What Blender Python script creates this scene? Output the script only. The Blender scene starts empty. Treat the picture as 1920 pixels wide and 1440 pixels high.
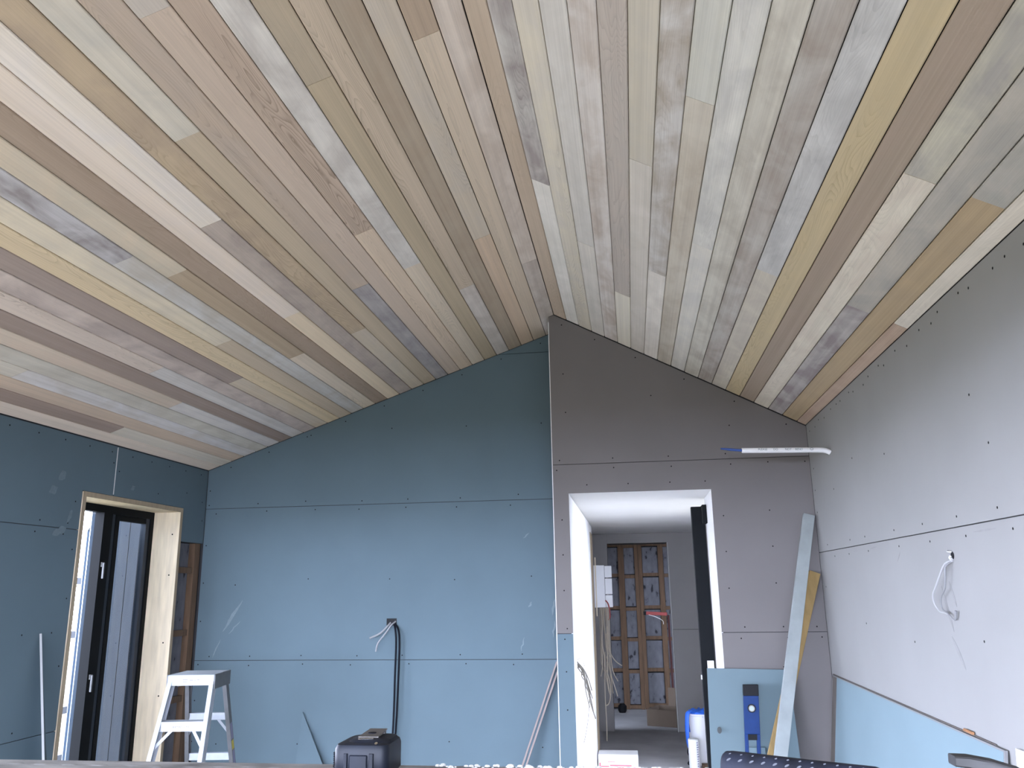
import bpy, bmesh, math, random
from mathutils import Vector, Matrix
random.seed(7)
S = bpy.context.scene
C = S.collection

# ------------------------------------------------------------------ camera, sky, exposure
cam = bpy.data.cameras.new('camera')
cam.sensor_fit = 'HORIZONTAL'; cam.sensor_width = 36.0; cam.lens = 1527.4657 / 1920 * 36
cam.clip_start = 0.02
co = bpy.data.objects.new('camera', cam); C.objects.link(co)
CAMZ = 1.7159
yaw, pitch, roll = 0.1397, 0.2466, -0.0152
def cam_axes():
    cy, sy, cp, sp = math.cos(yaw), math.sin(yaw), math.cos(pitch), math.sin(pitch)
    f = Vector((-sy*cp, cy*cp, sp)); r0 = Vector((cy, sy, 0)); u0 = r0.cross(f)
    cr, sr = math.cos(roll), math.sin(roll)
    return r0*cr + u0*sr, u0*cr - r0*sr, f
_r, _u, _f = cam_axes()
M = Matrix((( _r.x, _u.x, -_f.x, 0), (_r.y, _u.y, -_f.y, 0), (_r.z, _u.z, -_f.z, CAMZ), (0, 0, 0, 1)))
co.matrix_world = M
S.camera = co

S.view_settings.view_transform = 'Standard'
S.view_settings.look = 'None'
S.view_settings.gamma = 1.0
S.view_settings.use_curve_mapping = False
S.view_settings.exposure = 0.0
S.cycles.max_bounces = 8
S.cycles.diffuse_bounces = 6
S.cycles.sample_clamp_indirect = 8.0

SKY = 18.8
w = bpy.data.worlds.new('world'); S.world = w; w.use_nodes = True
nt = w.node_tree; nt.nodes.clear()
tc = nt.nodes.new('ShaderNodeTexCoord'); sep = nt.nodes.new('ShaderNodeSeparateXYZ')
rmp = nt.nodes.new('ShaderNodeValToRGB'); bg = nt.nodes.new('ShaderNodeBackground'); out = nt.nodes.new('ShaderNodeOutputWorld')
rmp.color_ramp.elements[0].position = 0.0; rmp.color_ramp.elements[0].color = (1.62, 1.78, 2.35, 1)
rmp.color_ramp.elements[1].position = 1.0; rmp.color_ramp.elements[1].color = (0.26, 0.31, 0.42, 1)
_e = rmp.color_ramp.elements.new(0.3); _e.color = (0.60, 0.66, 0.80, 1)
bg.inputs['Strength'].default_value = SKY
nt.links.new(tc.outputs['Generated'], sep.inputs[0]); nt.links.new(sep.outputs['Z'], rmp.inputs[0])
nt.links.new(rmp.outputs[0], bg.inputs['Color']); nt.links.new(bg.outputs[0], out.inputs['Surface'])

# ------------------------------------------------------------------ room numbers (metres)
XL, XR, YL, YR, SX = -3.5, 1.2863, 6.4138, 6.0007, -0.5497
ZL, ZR, RX, RZ = 2.7223, 2.8287, -0.5096, 3.7839
YB = -0.9                                   # rear wall of the room, behind the camera
DX0, DX1, DZ = -0.436, 0.588, 2.392         # passage opening in the grey gable
def roof(x):
    return ZL + (x-XL)*(RZ-ZL)/(RX-XL) if x < RX else RZ + (x-RX)*(ZR-RZ)/(XR-RX)

# ------------------------------------------------------------------ helpers
def lin(c):
    f = lambda v: v/12.92 if v <= .04045 else ((v+.055)/1.055)**2.4
    return tuple(f(v/255) for v in c)
def mat(name, col, rough=.8, metal=0.0, var=0.0, scale=6.0, bump=0.0, bscale=80.0, spec=None, col2=None, stretch=None, coat=0.0):
    m = bpy.data.materials.new(name); m.use_nodes = True
    n = m.node_tree.nodes; l = m.node_tree.links; b = n['Principled BSDF']
    b.inputs['Base Color'].default_value = (*col, 1); b.inputs['Roughness'].default_value = rough
    b.inputs['Metallic'].default_value = metal
    if spec is not None: b.inputs['Specular IOR Level'].default_value = spec
    if coat: b.inputs['Coat Weight'].default_value = coat
    t = n.new('ShaderNodeTexCoord'); mp = n.new('ShaderNodeMapping'); l.new(t.outputs['Object'], mp.inputs[0])
    if stretch: mp.inputs['Scale'].default_value = stretch
    if var > 0:
        no = n.new('ShaderNodeTexNoise'); no.inputs['Scale'].default_value = scale; no.inputs['Detail'].default_value = 5
        l.new(mp.outputs[0], no.inputs['Vector'])
        r = n.new('ShaderNodeValToRGB'); r.color_ramp.elements[0].position = .3; r.color_ramp.elements[1].position = .7
        c2 = col2 if col2 else tuple(min(1, v*(1+var)) for v in col)
        c1 = col if col2 else tuple(v*(1-var) for v in col)
        r.color_ramp.elements[0].color = (*c1, 1); r.color_ramp.elements[1].color = (*c2, 1)
        l.new(no.outputs['Fac'], r.inputs[0]); l.new(r.outputs[0], b.inputs['Base Color'])
    if bump > 0:
        nb = n.new('ShaderNodeTexNoise'); nb.inputs['Scale'].default_value = bscale; nb.inputs['Detail'].default_value = 6
        l.new(mp.outputs[0], nb.inputs['Vector'])
        bu = n.new('ShaderNodeBump'); bu.inputs['Strength'].default_value = bump; bu.inputs['Distance'].default_value = .005
        l.new(nb.outputs['Fac'], bu.inputs['Height']); l.new(bu.outputs[0], b.inputs['Normal'])
    return m

def link(name, me, m, parent=None, smooth=False):
    o = bpy.data.objects.new(name, me); C.objects.link(o)
    if m is not None: me.materials.append(m)
    if parent is not None: o.parent = parent
    if smooth:
        for p in me.polygons: p.use_smooth = True
    return o
def tag(o, label, cat, group=None, kind=None):
    o['label'] = label; o['category'] = cat
    if group: o['group'] = group
    if kind: o['kind'] = kind
    return o
def thing(name, label, cat, loc=(0, 0, 0), rz=0.0, group=None, kind=None):
    o = bpy.data.objects.new(name, None); C.objects.link(o); o.location = loc; o.rotation_euler = (0, 0, rz)
    o.empty_display_size = .05
    return tag(o, label, cat, group, kind)

class MB:
    """collects shapes into ONE mesh"""
    def __init__(s): s.bm = bmesh.new()
    def hexa(s, pts, bevel=0.0, seg=1):
        vs = [s.bm.verts.new(p) for p in pts]
        fs = [s.bm.faces.new([vs[i] for i in q]) for q in ((0,3,2,1), (4,5,6,7), (0,1,5,4), (1,2,6,5), (2,3,7,6), (3,0,4,7))]
        if bevel:
            es = list({e for f in fs for e in f.edges})
            bmesh.ops.bevel(s.bm, geom=es, offset=bevel, segments=seg, affect='EDGES', profile=.5)
        return s
    def box(s, x0, x1, y0, y1, z0, z1, bevel=0.0, seg=1):
        return s.hexa([(x0,y0,z0),(x1,y0,z0),(x1,y1,z0),(x0,y1,z0),(x0,y0,z1),(x1,y0,z1),(x1,y1,z1),(x0,y1,z1)], bevel, seg)
    def bar(s, a, b, w, h, up=(0, 0, 1), bevel=0.0):
        """box of section w (side) x h (towards up) from a to b"""
        a, b, up = Vector(a), Vector(b), Vector(up); d = (b-a).normalized()
        sd = d.cross(up).normalized(); u = sd.cross(d).normalized()
        p = lambda q, i, j: q + sd*(w/2*i) + u*(h/2*j)
        return s.hexa([p(a,-1,-1), p(a,1,-1), p(a,1,1), p(a,-1,1), p(b,-1,-1), p(b,1,-1), p(b,1,1), p(b,-1,1)], bevel)
    def poly(s, pts, off):
        """polygon extruded by the vector off"""
        off = Vector(off); a = [s.bm.verts.new(p) for p in pts]; b = [s.bm.verts.new(Vector(p)+off) for p in pts]
        s.bm.faces.new(a[::-1]); s.bm.faces.new(b); n = len(a)
        for i in range(n): s.bm.faces.new([a[i], a[(i+1) % n], b[(i+1) % n], b[i]])
        return s
    def rings(s, rings, cap=True, closed=False):
        R = [[s.bm.verts.new(p) for p in r] for r in rings]; n = len(R[0])
        for i in range(len(R)-1):
            for j in range(n): s.bm.faces.new([R[i][j], R[i][(j+1) % n], R[i+1][(j+1) % n], R[i+1][j]])
        if cap: s.bm.faces.new(R[0][::-1]); s.bm.faces.new(R[-1])
        return s
    def tube(s, pts, r, n=8, sub=4, flat=None):
        """smooth tube through pts; r a number or one per point"""
        P = [Vector(p) for p in pts]; rr = r if isinstance(r, (list, tuple)) else [r]*len(P)
        Q, W = [], []
        for i in range(len(P)-1):
            p0, p1, p2, p3 = P[max(i-1, 0)], P[i], P[i+1], P[min(i+2, len(P)-1)]
            for k in range(sub):
                t = k/sub
                Q.append(.5*((2*p1)+(p2-p0)*t+(2*p0-5*p1+4*p2-p3)*t*t+(-p0+3*p1-3*p2+p3)*t**3)); W.append(rr[i]*(1-t)+rr[i+1]*t)
        Q.append(P[-1]); W.append(rr[-1])
        rg = []; sd = None
        for i, q in enumerate(Q):
            d = (Q[min(i+1, len(Q)-1)]-Q[max(i-1, 0)])
            d = d.normalized() if d.length > 1e-9 else Vector((0, 0, 1))
            if sd is None:
                sd = d.cross(Vector((0, 0, 1)) if abs(d.z) < .9 else Vector((1, 0, 0))).normalized()
            sd = (sd - d*sd.dot(d)).normalized(); u = d.cross(sd)
            fl = flat or 1.0
            rg.append([q + sd*(W[i]*math.cos(2*math.pi*k/n)) + u*(W[i]*fl*math.sin(2*math.pi*k/n)) for k in range(n)])
        return s.rings(rg)
    def cyl(s, a, b, r0, r1=None, n=16):
        a, b = Vector(a), Vector(b); d = (b-a).normalized(); r1 = r0 if r1 is None else r1
        sd = d.cross(Vector((0, 0, 1)) if abs(d.z) < .9 else Vector((1, 0, 0))).normalized(); u = d.cross(sd)
        return s.rings([[p + sd*(r*math.cos(2*math.pi*k/n)) + u*(r*math.sin(2*math.pi*k/n)) for k in range(n)] for p, r in ((a, r0), (b, r1))])
    def done(s, name, m, parent=None, smooth=False):
        bmesh.ops.recalc_face_normals(s.bm, faces=s.bm.faces)
        me = bpy.data.meshes.new(name); s.bm.to_mesh(me); s.bm.free()
        o = link(name, me, m, parent, smooth)
        if smooth:
            try: me.set_sharp_from_angle(angle=math.radians(40))
            except Exception: pass
        return o
def box(name, b, m, parent=None, bevel=0.0): return MB().box(*b, bevel=bevel).done(name, m, parent)

def clip(poly, a, b, c):
    """keep a*x + b*z <= c"""
    outp = []
    for i in range(len(poly)):
        p, q = poly[i], poly[(i+1) % len(poly)]; dp, dq = a*p[0]+b*p[1]-c, a*q[0]+b*q[1]-c
        if dp <= 0: outp.append(p)
        if dp*dq < 0: t = dp/(dp-dq); outp.append((p[0]+(q[0]-p[0])*t, p[1]+(q[1]-p[1])*t))
    return outp
SL = (RZ-ZL)/(RX-XL); SR = (ZR-RZ)/(XR-RX)
def under_roof(poly, gap=0.004):
    poly = clip(poly, -SL, 1, ZL - SL*XL - gap)
    return clip(poly, -SR, 1, RZ - SR*RX - gap)

# ------------------------------------------------------------------ materials
def paper(name, col, tint):
    """plasterboard face paper: faint fibre mottling and faint handling marks"""
    return mat(name, col, rough=.85, var=.035, scale=2.2, bump=.05, bscale=260, spec=.3)
AQUA = paper('aqua_board_paper', (.100, .144, .166), 0)
GREY = paper('grey_board_paper', (.155, .144, .139), 0)
LILAC = paper('lilac_board_paper', (.268, .264, .256), 0)
PALEG = paper('blue_green_offcut_paper', (.128, .178, .196), 0)
SHEETEDGE = mat('cut_sheet_edge', (.20, .20, .20), .95)
PALE = paper('pale_blue_board_paper', (.178, .244, .272), 0)
HALL = paper('hall_overlit_white', (.74, .735, .725), 0)  # passage board whitened: strong daylight put into the colour
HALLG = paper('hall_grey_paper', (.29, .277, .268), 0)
GYPSUM = mat('gypsum_core', (.50, .50, .485), .9)
BROWNP = mat('brown_back_paper', (.105, .09, .078), .9, var=.08, scale=12)
DARK = mat('dark_cavity', (.03, .03, .032), .95)
SCREW = mat('screw_head', (.01, .01, .011), .8, spec=.1)
SCUFF = mat('plaster_smear', (.155, .20, .218), .95, var=.1, scale=30)
FILL = mat('white_filler', (.72, .72, .70), .9, var=.06, scale=40)
PINE = mat('pine_liner', (.70, .60, .43), .6, var=.13, scale=5, stretch=(6, 6, .7), bump=.05)
PINEF = mat('pine_edge', (.34, .27, .18), .7, var=.1, scale=8, stretch=(6, 6, .7))
STUD = mat('framing_timber', (.115, .07, .04), .9, var=.22, scale=6, stretch=(6, 6, .6), bump=.1)
BATTEN = mat('pinkish_batten', (.27, .215, .195), .8, var=.1, scale=10)
YELLOW = mat('yellow_timber', (.25, .165, .06), .75, var=.12, scale=6, stretch=(6, 6, .6))
PRIMED = mat('primed_plank', (.25, .275, .27), .7, var=.12, scale=9, bump=.06, bscale=40)
BLACKAL = mat('black_aluminium', (.004, .005, .006), .6, spec=.1)
GREYAL = mat('grey_aluminium', (.03, .037, .048), .55, spec=.25)
ALU = mat('mill_aluminium', (.40, .43, .47), .55, metal=.2, var=.06, scale=18)
ALUD = mat('darkened_aluminium', (.13, .135, .14), .55, metal=.3, var=.1, scale=20)  # ladder sides and rear legs carry their shade in this colour
WHITEP = mat('white_plastic', (.78, .78, .78), .45)
CABLEW = mat('white_cable', (.74, .74, .72), .5)
CABLET = mat('tan_cable', (.42, .36, .28), .6)
CABLED = mat('greyed_cable', (.27, .275, .28), .6)  # white wall-box cables in a mid grey
CABLEG = mat('grey_tan_cable', (.20, .18, .145), .6)
CABLEK = mat('black_cable', (.004, .005, .009), .6, spec=.12)
BLUE = mat('blue_insulation', (.016, .06, .24), .4)
INK = mat('printed_ink', (.10, .14, .16), .8)
RED = mat('red_paint', (.30, .05, .045), .6)
REDD = mat('dark_red_paint', (.045, .008, .007), .8)
PINKR = mat('faded_red_print', (.60, .16, .19), .7)
CARD = mat('brown_cardboard', (.12, .09, .066), .9, var=.06)
CONC = mat('concrete_slab', (.30, .268, .22), .85, var=.14, scale=2.5, bump=.1, bscale=30)
GROUND_BOUNCE = mat('bounce_ground', (.29, .258, .185), .95, var=.2, scale=3)  # outdoor ground made pale to bounce light up to the ceiling
CLAD = mat('dark_cladding', (.034, .038, .044), .85, spec=.08, var=.1, scale=4, stretch=(6, 6, .5))
BACKING = mat('ceiling_cavity', (.025, .021, .018), .95)

def wrap_mat():
    """grey insulation pad speckled with dark flecks"""
    m = bpy.data.materials.new('insulation_pad'); m.use_nodes = True
    n, l = m.node_tree.nodes, m.node_tree.links; b = n['Principled BSDF']; b.inputs['Roughness'].default_value = .95
    t = n.new('ShaderNodeTexCoord'); mp = n.new('ShaderNodeMapping'); mp.inputs['Scale'].default_value = (1, 1, .55); l.new(t.outputs['Object'], mp.inputs[0])
    no = n.new('ShaderNodeTexNoise'); no.inputs['Scale'].default_value = 16; no.inputs['Detail'].default_value = 2
    r = n.new('ShaderNodeValToRGB'); e = r.color_ramp.elements
    e[0].position = .30; e[0].color = (.02, .02, .025, 1); e[1].position = .37; e[1].color = (.105, .107, .12, 1)
    e2 = r.color_ramp.elements.new(.7); e2.color = (.14, .14, .155, 1)
    l.new(mp.outputs[0], no.inputs['Vector']); l.new(no.outputs['Fac'], r.inputs[0]); l.new(r.outputs[0], b.inputs['Base Color'])
    return m
PAD = wrap_mat()

def glass_mat():
    m = bpy.data.materials.new('window_glass'); m.use_nodes = True
    n, l = m.node_tree.nodes, m.node_tree.links; n.remove(n['Principled BSDF'])
    tr = n.new('ShaderNodeBsdfTransparent'); tr.inputs[0].default_value = (.86, .90, .92, 1)
    gl = n.new('ShaderNodeBsdfGlossy'); gl.inputs['Roughness'].default_value = .02
    fr = n.new('ShaderNodeFresnel'); fr.inputs[0].default_value = 1.5
    ge = n.new('ShaderNodeNewGeometry'); om = n.new('ShaderNodeMath'); om.operation = 'SUBTRACT'; om.inputs[0].default_value = 1.0; l.new(ge.outputs['Backfacing'], om.inputs[1])
    mu = n.new('ShaderNodeMath'); mu.operation = 'MULTIPLY'; l.new(fr.outputs[0], mu.inputs[0]); l.new(om.outputs[0], mu.inputs[1])
    mx = n.new('ShaderNodeMixShader'); l.new(mu.outputs[0], mx.inputs[0]); l.new(tr.outputs[0], mx.inputs[1]); l.new(gl.outputs[0], mx.inputs[2])
    l.new(mx.outputs[0], n['Material Output'].inputs['Surface'])
    return m
GLASS = glass_mat()

def cedar_mat():
    """cedar lining board; each board brings its own colour, stain colour, stain amount and figure"""
    m = bpy.data.materials.new('cedar_board'); m.use_nodes = True
    n, l = m.node_tree.nodes, m.node_tree.links; b = n['Principled BSDF']
    b.inputs['Roughness'].default_value = .72; b.inputs['Specular IOR Level'].default_value = .3
    oi = n.new('ShaderNodeObjectInfo'); t = n.new('ShaderNodeTexCoord')
    def attr(nm):
        a = n.new('ShaderNodeAttribute'); a.attribute_type = 'OBJECT'; a.attribute_name = nm; return a
    ml = n.new('ShaderNodeMath'); ml.operation = 'MULTIPLY'; ml.inputs[1].default_value = 57.0; l.new(oi.outputs['Random'], ml.inputs[0])
    ad = n.new('ShaderNodeVectorMath'); ad.operation = 'ADD'; l.new(t.outputs['Object'], ad.inputs[0])
    cx = n.new('ShaderNodeCombineXYZ'); l.new(ml.outputs[0], cx.inputs[0]); l.new(ml.outputs[0], cx.inputs[2]); l.new(cx.outputs[0], ad.inputs[1])
    def noise(sc, scale=1.0, det=3.0, rough=.5, dist=0.0):
        mp = n.new('ShaderNodeMapping'); mp.inputs['Scale'].default_value = sc; l.new(ad.outputs[0], mp.inputs[0])
        no = n.new('ShaderNodeTexNoise'); no.inputs['Scale'].default_value = scale; no.inputs['Detail'].default_value = det
        no.inputs['Roughness'].default_value = rough; no.inputs['Distortion'].default_value = dist; l.new(mp.outputs[0], no.inputs['Vector']); return no
    def math_(op, a, bb, clampit=False):
        k = n.new('ShaderNodeMath'); k.operation = op; k.use_clamp = clampit
        for i, v in enumerate((a, bb)):
            if v is None: continue
            if isinstance(v, (int, float)): k.inputs[i].default_value = v
            else: l.new(v, k.inputs[i])
        return k.outputs[0]
    def mix(f, a, bb, mode='MIX'):
        k = n.new('ShaderNodeMix'); k.data_type = 'RGBA'; k.blend_type = mode
        for i, v in ((0, f), (6, a), (7, bb)):
            if isinstance(v, (int, float)): k.inputs[i].default_value = v
            elif isinstance(v, tuple): k.inputs[i].default_value = v
            else: l.new(v, k.inputs[i])
        return k.outputs[2]
    # weather stain in soft clouds and lengthwise runs
    n1 = noise((4.2, 8.0, 1), 1.0, 4, .55, .5); n1b = noise((.5, 30.0, 1), 1.0, 2)
    s = math_('ADD', math_('MULTIPLY', n1.outputs['Fac'], .82), math_('MULTIPLY', n1b.outputs['Fac'], .18))
    s = math_('MULTIPLY', math_('SUBTRACT', s, .38), 4.2, True)
    s = math_('MULTIPLY', s, attr('stain_amount').outputs['Fac'])
    c = mix(s, oi.outputs['Color'], attr('stain').outputs['Color'])
    # lengthwise streaks
    n2 = noise((1.2, 260.0, 1), 1.0, 2); n2b = noise((.5, 30.0, 1), 1.0, 3)
    v = math_('ADD', math_('MULTIPLY', math_('SUBTRACT', n2.outputs['Fac'], .5), .30), math_('MULTIPLY', math_('SUBTRACT', n2b.outputs['Fac'], .5), .34))
    c = mix(1.0, c, mix(1.0, (1, 1, 1, 1), (1, 1, 1, 1)), 'MULTIPLY')
    hs = n.new('ShaderNodeHueSaturation'); l.new(c, hs.inputs['Color']); l.new(math_('ADD', v, 1.0), hs.inputs['Value'])
    c = hs.outputs['Color']
    # cathedral figure: nested arches
    n3 = noise((1.15, 10.5, 1), 1.0, 1.2, .35, .25); n3b = noise((14.0, 60.0, 1), 1.0, 2)
    ph = math_('ADD', math_('MULTIPLY', n3.outputs['Fac'], 30.0), math_('MULTIPLY', n3b.outputs['Fac'], .55))
    fr = math_('FRACT', ph, None)
    ln = math_('POWER', fr, 3.2)
    msk = noise((.45, 7.0, 1), 1.0, 1)
    mk = math_('MULTIPLY', math_('SUBTRACT', msk.outputs['Fac'], .45), 8.0, True)
    g = math_('MULTIPLY', math_('MULTIPLY', ln, mk), attr('grain').outputs['Fac'], True)
    dk = n.new('ShaderNodeHueSaturation'); dk.inputs['Value'].default_value = .58; dk.inputs['Saturation'].default_value = 1.15; l.new(c, dk.inputs['Color'])
    c = mix(g, c, dk.outputs['Color'])
    l.new(c, b.inputs['Base Color'])
    bu = n.new('ShaderNodeBump'); bu.inputs['Strength'].default_value = .12; bu.inputs['Distance'].default_value = .003
    l.new(n2.outputs['Fac'], bu.inputs['Height']); l.new(bu.outputs[0], b.inputs['Normal'])
    return m
CEDAR = cedar_mat()

# ------------------------------------------------------------------ ground, floor
g = box('ground', (-30, 30, -30, 40, -.45, -.30), GROUND_BOUNCE); tag(g, 'ground outside the building, made pale to bounce daylight indoors', 'ground', kind='structure')
fl = MB().box(-3.72, 1.6, YB-.2, 6.6, -.2, 0).done('floor', CONC); tag(fl, 'bare concrete floor slab of the room', 'floor', kind='structure')
SLAB = mat('grey_screed', (.36, .355, .36), .85, var=.14, scale=2.5, bump=.1, bscale=30)
fp = box('floor_passage', (-1.4, 1.05, 6.601, 13.2, -.2, 0), SLAB); tag(fp, 'grey concrete floor of the passage and store room', 'floor', kind='structure')

# ------------------------------------------------------------------ ceiling: backing + every board
PL, PR = 0.109428, 0.1093
def frame(side):
    e = Vector((XL, 0, ZL)) if side == 'L' else Vector((XR, 0, ZR)); rp = Vector((RX, 0, RZ))
    t = (e-rp); ln = t.length; t.normalize(); n = Vector((0, 1, 0)).cross(t)
    if n.z < 0: n = -n
    return rp, t, n, ln
cb = MB()
for side, ye in (('L', YL+.25), ('R', YL+.25)):
    rp, t, n, ln = frame(side)
    a0 = rp - t*.05 + n*.034; a1 = rp + t*(ln+.30) + n*.034
    cb.hexa([a0+Vector((0, YB-.2, 0)), a1+Vector((0, YB-.2, 0)), a1+Vector((0, ye, 0)), a0+Vector((0, ye, 0)),
             a0+n*.15+Vector((0, YB-.2, 0)), a1+n*.15+Vector((0, YB-.2, 0)), a1+n*.15+Vector((0, ye, 0)), a0+n*.15+Vector((0, ye, 0))])
ceil = cb.done('ceiling', BACKING); tag(ceil, 'vaulted ceiling lined with whitewashed cedar boards', 'ceiling', kind='structure')

def board(side, k, y0, y1, col, stain, amount, grain):
    rp, t, n, ln = frame(side); P = PL if side == 'L' else PR
    u0, u1 = P*k+.0018, min(P*(k+1), ln)-.0018
    wd = (u1-u0)/2; hl = (y1-y0)/2; ch = .0030; th = .020; dz = random.uniform(-.0012, .0012)
    ctr = rp + t*((u0+u1)/2) + Vector((0, (y0+y1)/2, 0))
    # local axes: X along the board, Y across, Z up and away from the room
    prof = [(-wd, th), (-wd, ch+dz), (-wd+ch, dz), (wd-ch, dz), (wd, ch+dz), (wd, th)]
    me = bpy.data.meshes.new('ceiling_board'); N = len(prof)
    vs = [(-hl, a, b) for a, b in prof] + [(hl, a, b) for a, b in prof]
    fs = [tuple(range(N)), tuple(range(2*N-1, N-1, -1))] + [(i, i+N, (i+1) % N + N, (i+1) % N) for i in range(N)]
    me.from_pydata(vs, [], fs); me.update()
    bm = bmesh.new(); bm.from_mesh(me); bmesh.ops.recalc_face_normals(bm, faces=bm.faces); bm.to_mesh(me); bm.free()
    o = link('ceiling_board', me, CEDAR, ceil)
    Y = t; X = Vector((0, 1, 0)); Z = X.cross(Y)
    if Z.z < 0: X = -X; Z = X.cross(Y)
    o.matrix_world = Matrix(((X.x, Y.x, Z.x, ctr.x), (X.y, Y.y, Z.y, ctr.y), (X.z, Y.z, Z.z, ctr.z), (0, 0, 0, 1)))
    o.color = (*col, 1); o['stain'] = list(stain); o['stain_amount'] = amount; o['grain'] = grain
    return o
# every row of boards from the ridge down: joints along the room, then (colour, stain, stain amount, figure) per board
ROWS_L = [
 ([4.88], [((0.592, 0.495, 0.407), (0.767, 0.676, 0.581), 0.6, 0.1), ((0.537, 0.455, 0.384), (0.748, 0.681, 0.608), 0.6, 0.3)]),
 ([2.57], [((0.477, 0.368, 0.268), (0.477, 0.368, 0.268), 0, 0), ((0.656, 0.54, 0.41), (0.656, 0.54, 0.41), 0, 0.35)]),
 ([4.3], [((0.6, 0.509, 0.394), (0.553, 0.493, 0.423), 0.5, 0.55), ((0.665, 0.51, 0.367), (0.665, 0.51, 0.367), 0, 0.1)]),
 ([], [((0.413, 0.326, 0.239), (0.48, 0.407, 0.309), 0.4, 0.05)]),
 ([4.88], [((0.569, 0.462, 0.346), (0.569, 0.462, 0.346), 0, 0.6), ((0.534, 0.469, 0.409), (0.701, 0.635, 0.571), 0.6, 0.1)]),
 ([2.57], [((0.483, 0.394, 0.283), (0.409, 0.342, 0.258), 0.5, 0.1), ((0.489, 0.397, 0.276), (0.489, 0.397, 0.276), 0, 0.05)]),
 ([4.3], [((0.715, 0.668, 0.603), (0.519, 0.472, 0.423), 0.9, 0.05), ((0.675, 0.566, 0.436), (0.675, 0.566, 0.436), 0, 0.45)]),
 ([3.73], [((0.506, 0.396, 0.308), (0.506, 0.396, 0.308), 0, 1.0), ((0.668, 0.533, 0.401), (0.668, 0.533, 0.401), 0, 0.7)]),
 ([2.0], [((0.562, 0.496, 0.426), (0.562, 0.496, 0.426), 0.3, 0.1), ((0.58, 0.466, 0.368), (0.58, 0.466, 0.368), 0, 0.3)]),
 ([4.3], [((0.515, 0.41, 0.317), (0.468, 0.391, 0.325), 0.5, 0.85), ((0.319, 0.288, 0.282), (0.464, 0.426, 0.404), 0.8, 0.05)]),
 ([2.57], [((0.669, 0.6, 0.492), (0.542, 0.507, 0.439), 0.7, 0.05), ((0.524, 0.425, 0.308), (0.524, 0.425, 0.308), 0, 0.1)]),
 ([4.88], [((0.505, 0.394, 0.271), (0.372, 0.288, 0.219), 0.6, 0.45), ((0.63, 0.531, 0.401), (0.513, 0.441, 0.377), 0.5, 0.1)]),
 ([3.15], [((0.771, 0.684, 0.581), (0.72, 0.66, 0.615), 0.6, 0.03), ((0.48, 0.403, 0.34), (0.329, 0.269, 0.241), 0.7, 0.05)]),
 ([4.3], [((0.756, 0.64, 0.529), (0.705, 0.617, 0.545), 0.5, 0.03), ((0.761, 0.619, 0.451), (0.761, 0.619, 0.451), 0, 0.05)]),
 ([], [((0.383, 0.291, 0.222), (0.352, 0.276, 0.202), 0.4, 0.3)]),
 ([3.42, 4.88], [((0.623, 0.518, 0.392), (0.51, 0.463, 0.371), 0.7, 0.05), ((0.43, 0.335, 0.236), (0.43, 0.335, 0.236), 0, 0.1), ((0.668, 0.56, 0.44), (0.668, 0.56, 0.44), 0.3, 0.6)]),
 ([3.15], [((0.292, 0.26, 0.254), (0.534, 0.515, 0.52), 0.9, 0.05), ((0.484, 0.44, 0.382), (0.581, 0.563, 0.542), 0.8, 0.05)]),
 ([4.3], [((0.71, 0.616, 0.467), (0.563, 0.502, 0.419), 0.6, 0.03), ((0.538, 0.439, 0.328), (0.538, 0.439, 0.328), 0, 0.2)]),
 ([], [((0.688, 0.554, 0.374), (0.688, 0.554, 0.374), 0, 0.45)]),
 ([4.88], [((0.361, 0.289, 0.252), (0.308, 0.242, 0.222), 0.4, 0.03), ((0.576, 0.474, 0.357), (0.626, 0.555, 0.469), 0.5, 0.1)]),
 ([], [((0.589, 0.497, 0.442), (0.373, 0.309, 0.28), 0.8, 0.05)]),
 ([4.3], [((0.63, 0.532, 0.459), (0.63, 0.532, 0.459), 0, 1.0), ((0.567, 0.528, 0.495), (0.662, 0.624, 0.602), 0.6, 0.05)]),
 ([], [((0.324, 0.251, 0.214), (0.361, 0.287, 0.249), 0.4, 0.03)]),
 ([4.88], [((0.63, 0.511, 0.416), (0.56, 0.492, 0.399), 0.5, 0.05), ((0.621, 0.583, 0.568), (0.724, 0.68, 0.633), 0.6, 0.03)]),
 ([], [((0.608, 0.569, 0.501), (0.487, 0.444, 0.38), 0.7, 0.05)]),
 ([3.73], [((0.63, 0.575, 0.495), (0.63, 0.575, 0.495), 0.3, 0.05), ((0.592, 0.546, 0.505), (0.697, 0.671, 0.673), 0.8, 0.03)]),
 ([], [((0.635, 0.501, 0.385), (0.562, 0.445, 0.352), 0.4, 0.1)]),
 ([4.9], [((0.366, 0.278, 0.23), (0.366, 0.278, 0.23), 0.3, 0.05), ((0.698, 0.624, 0.525), (0.698, 0.624, 0.525), 0.4, 0.05)]),
 ([], [((0.815, 0.682, 0.562), (0.712, 0.612, 0.513), 0.4, 0.05)]),
]
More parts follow.
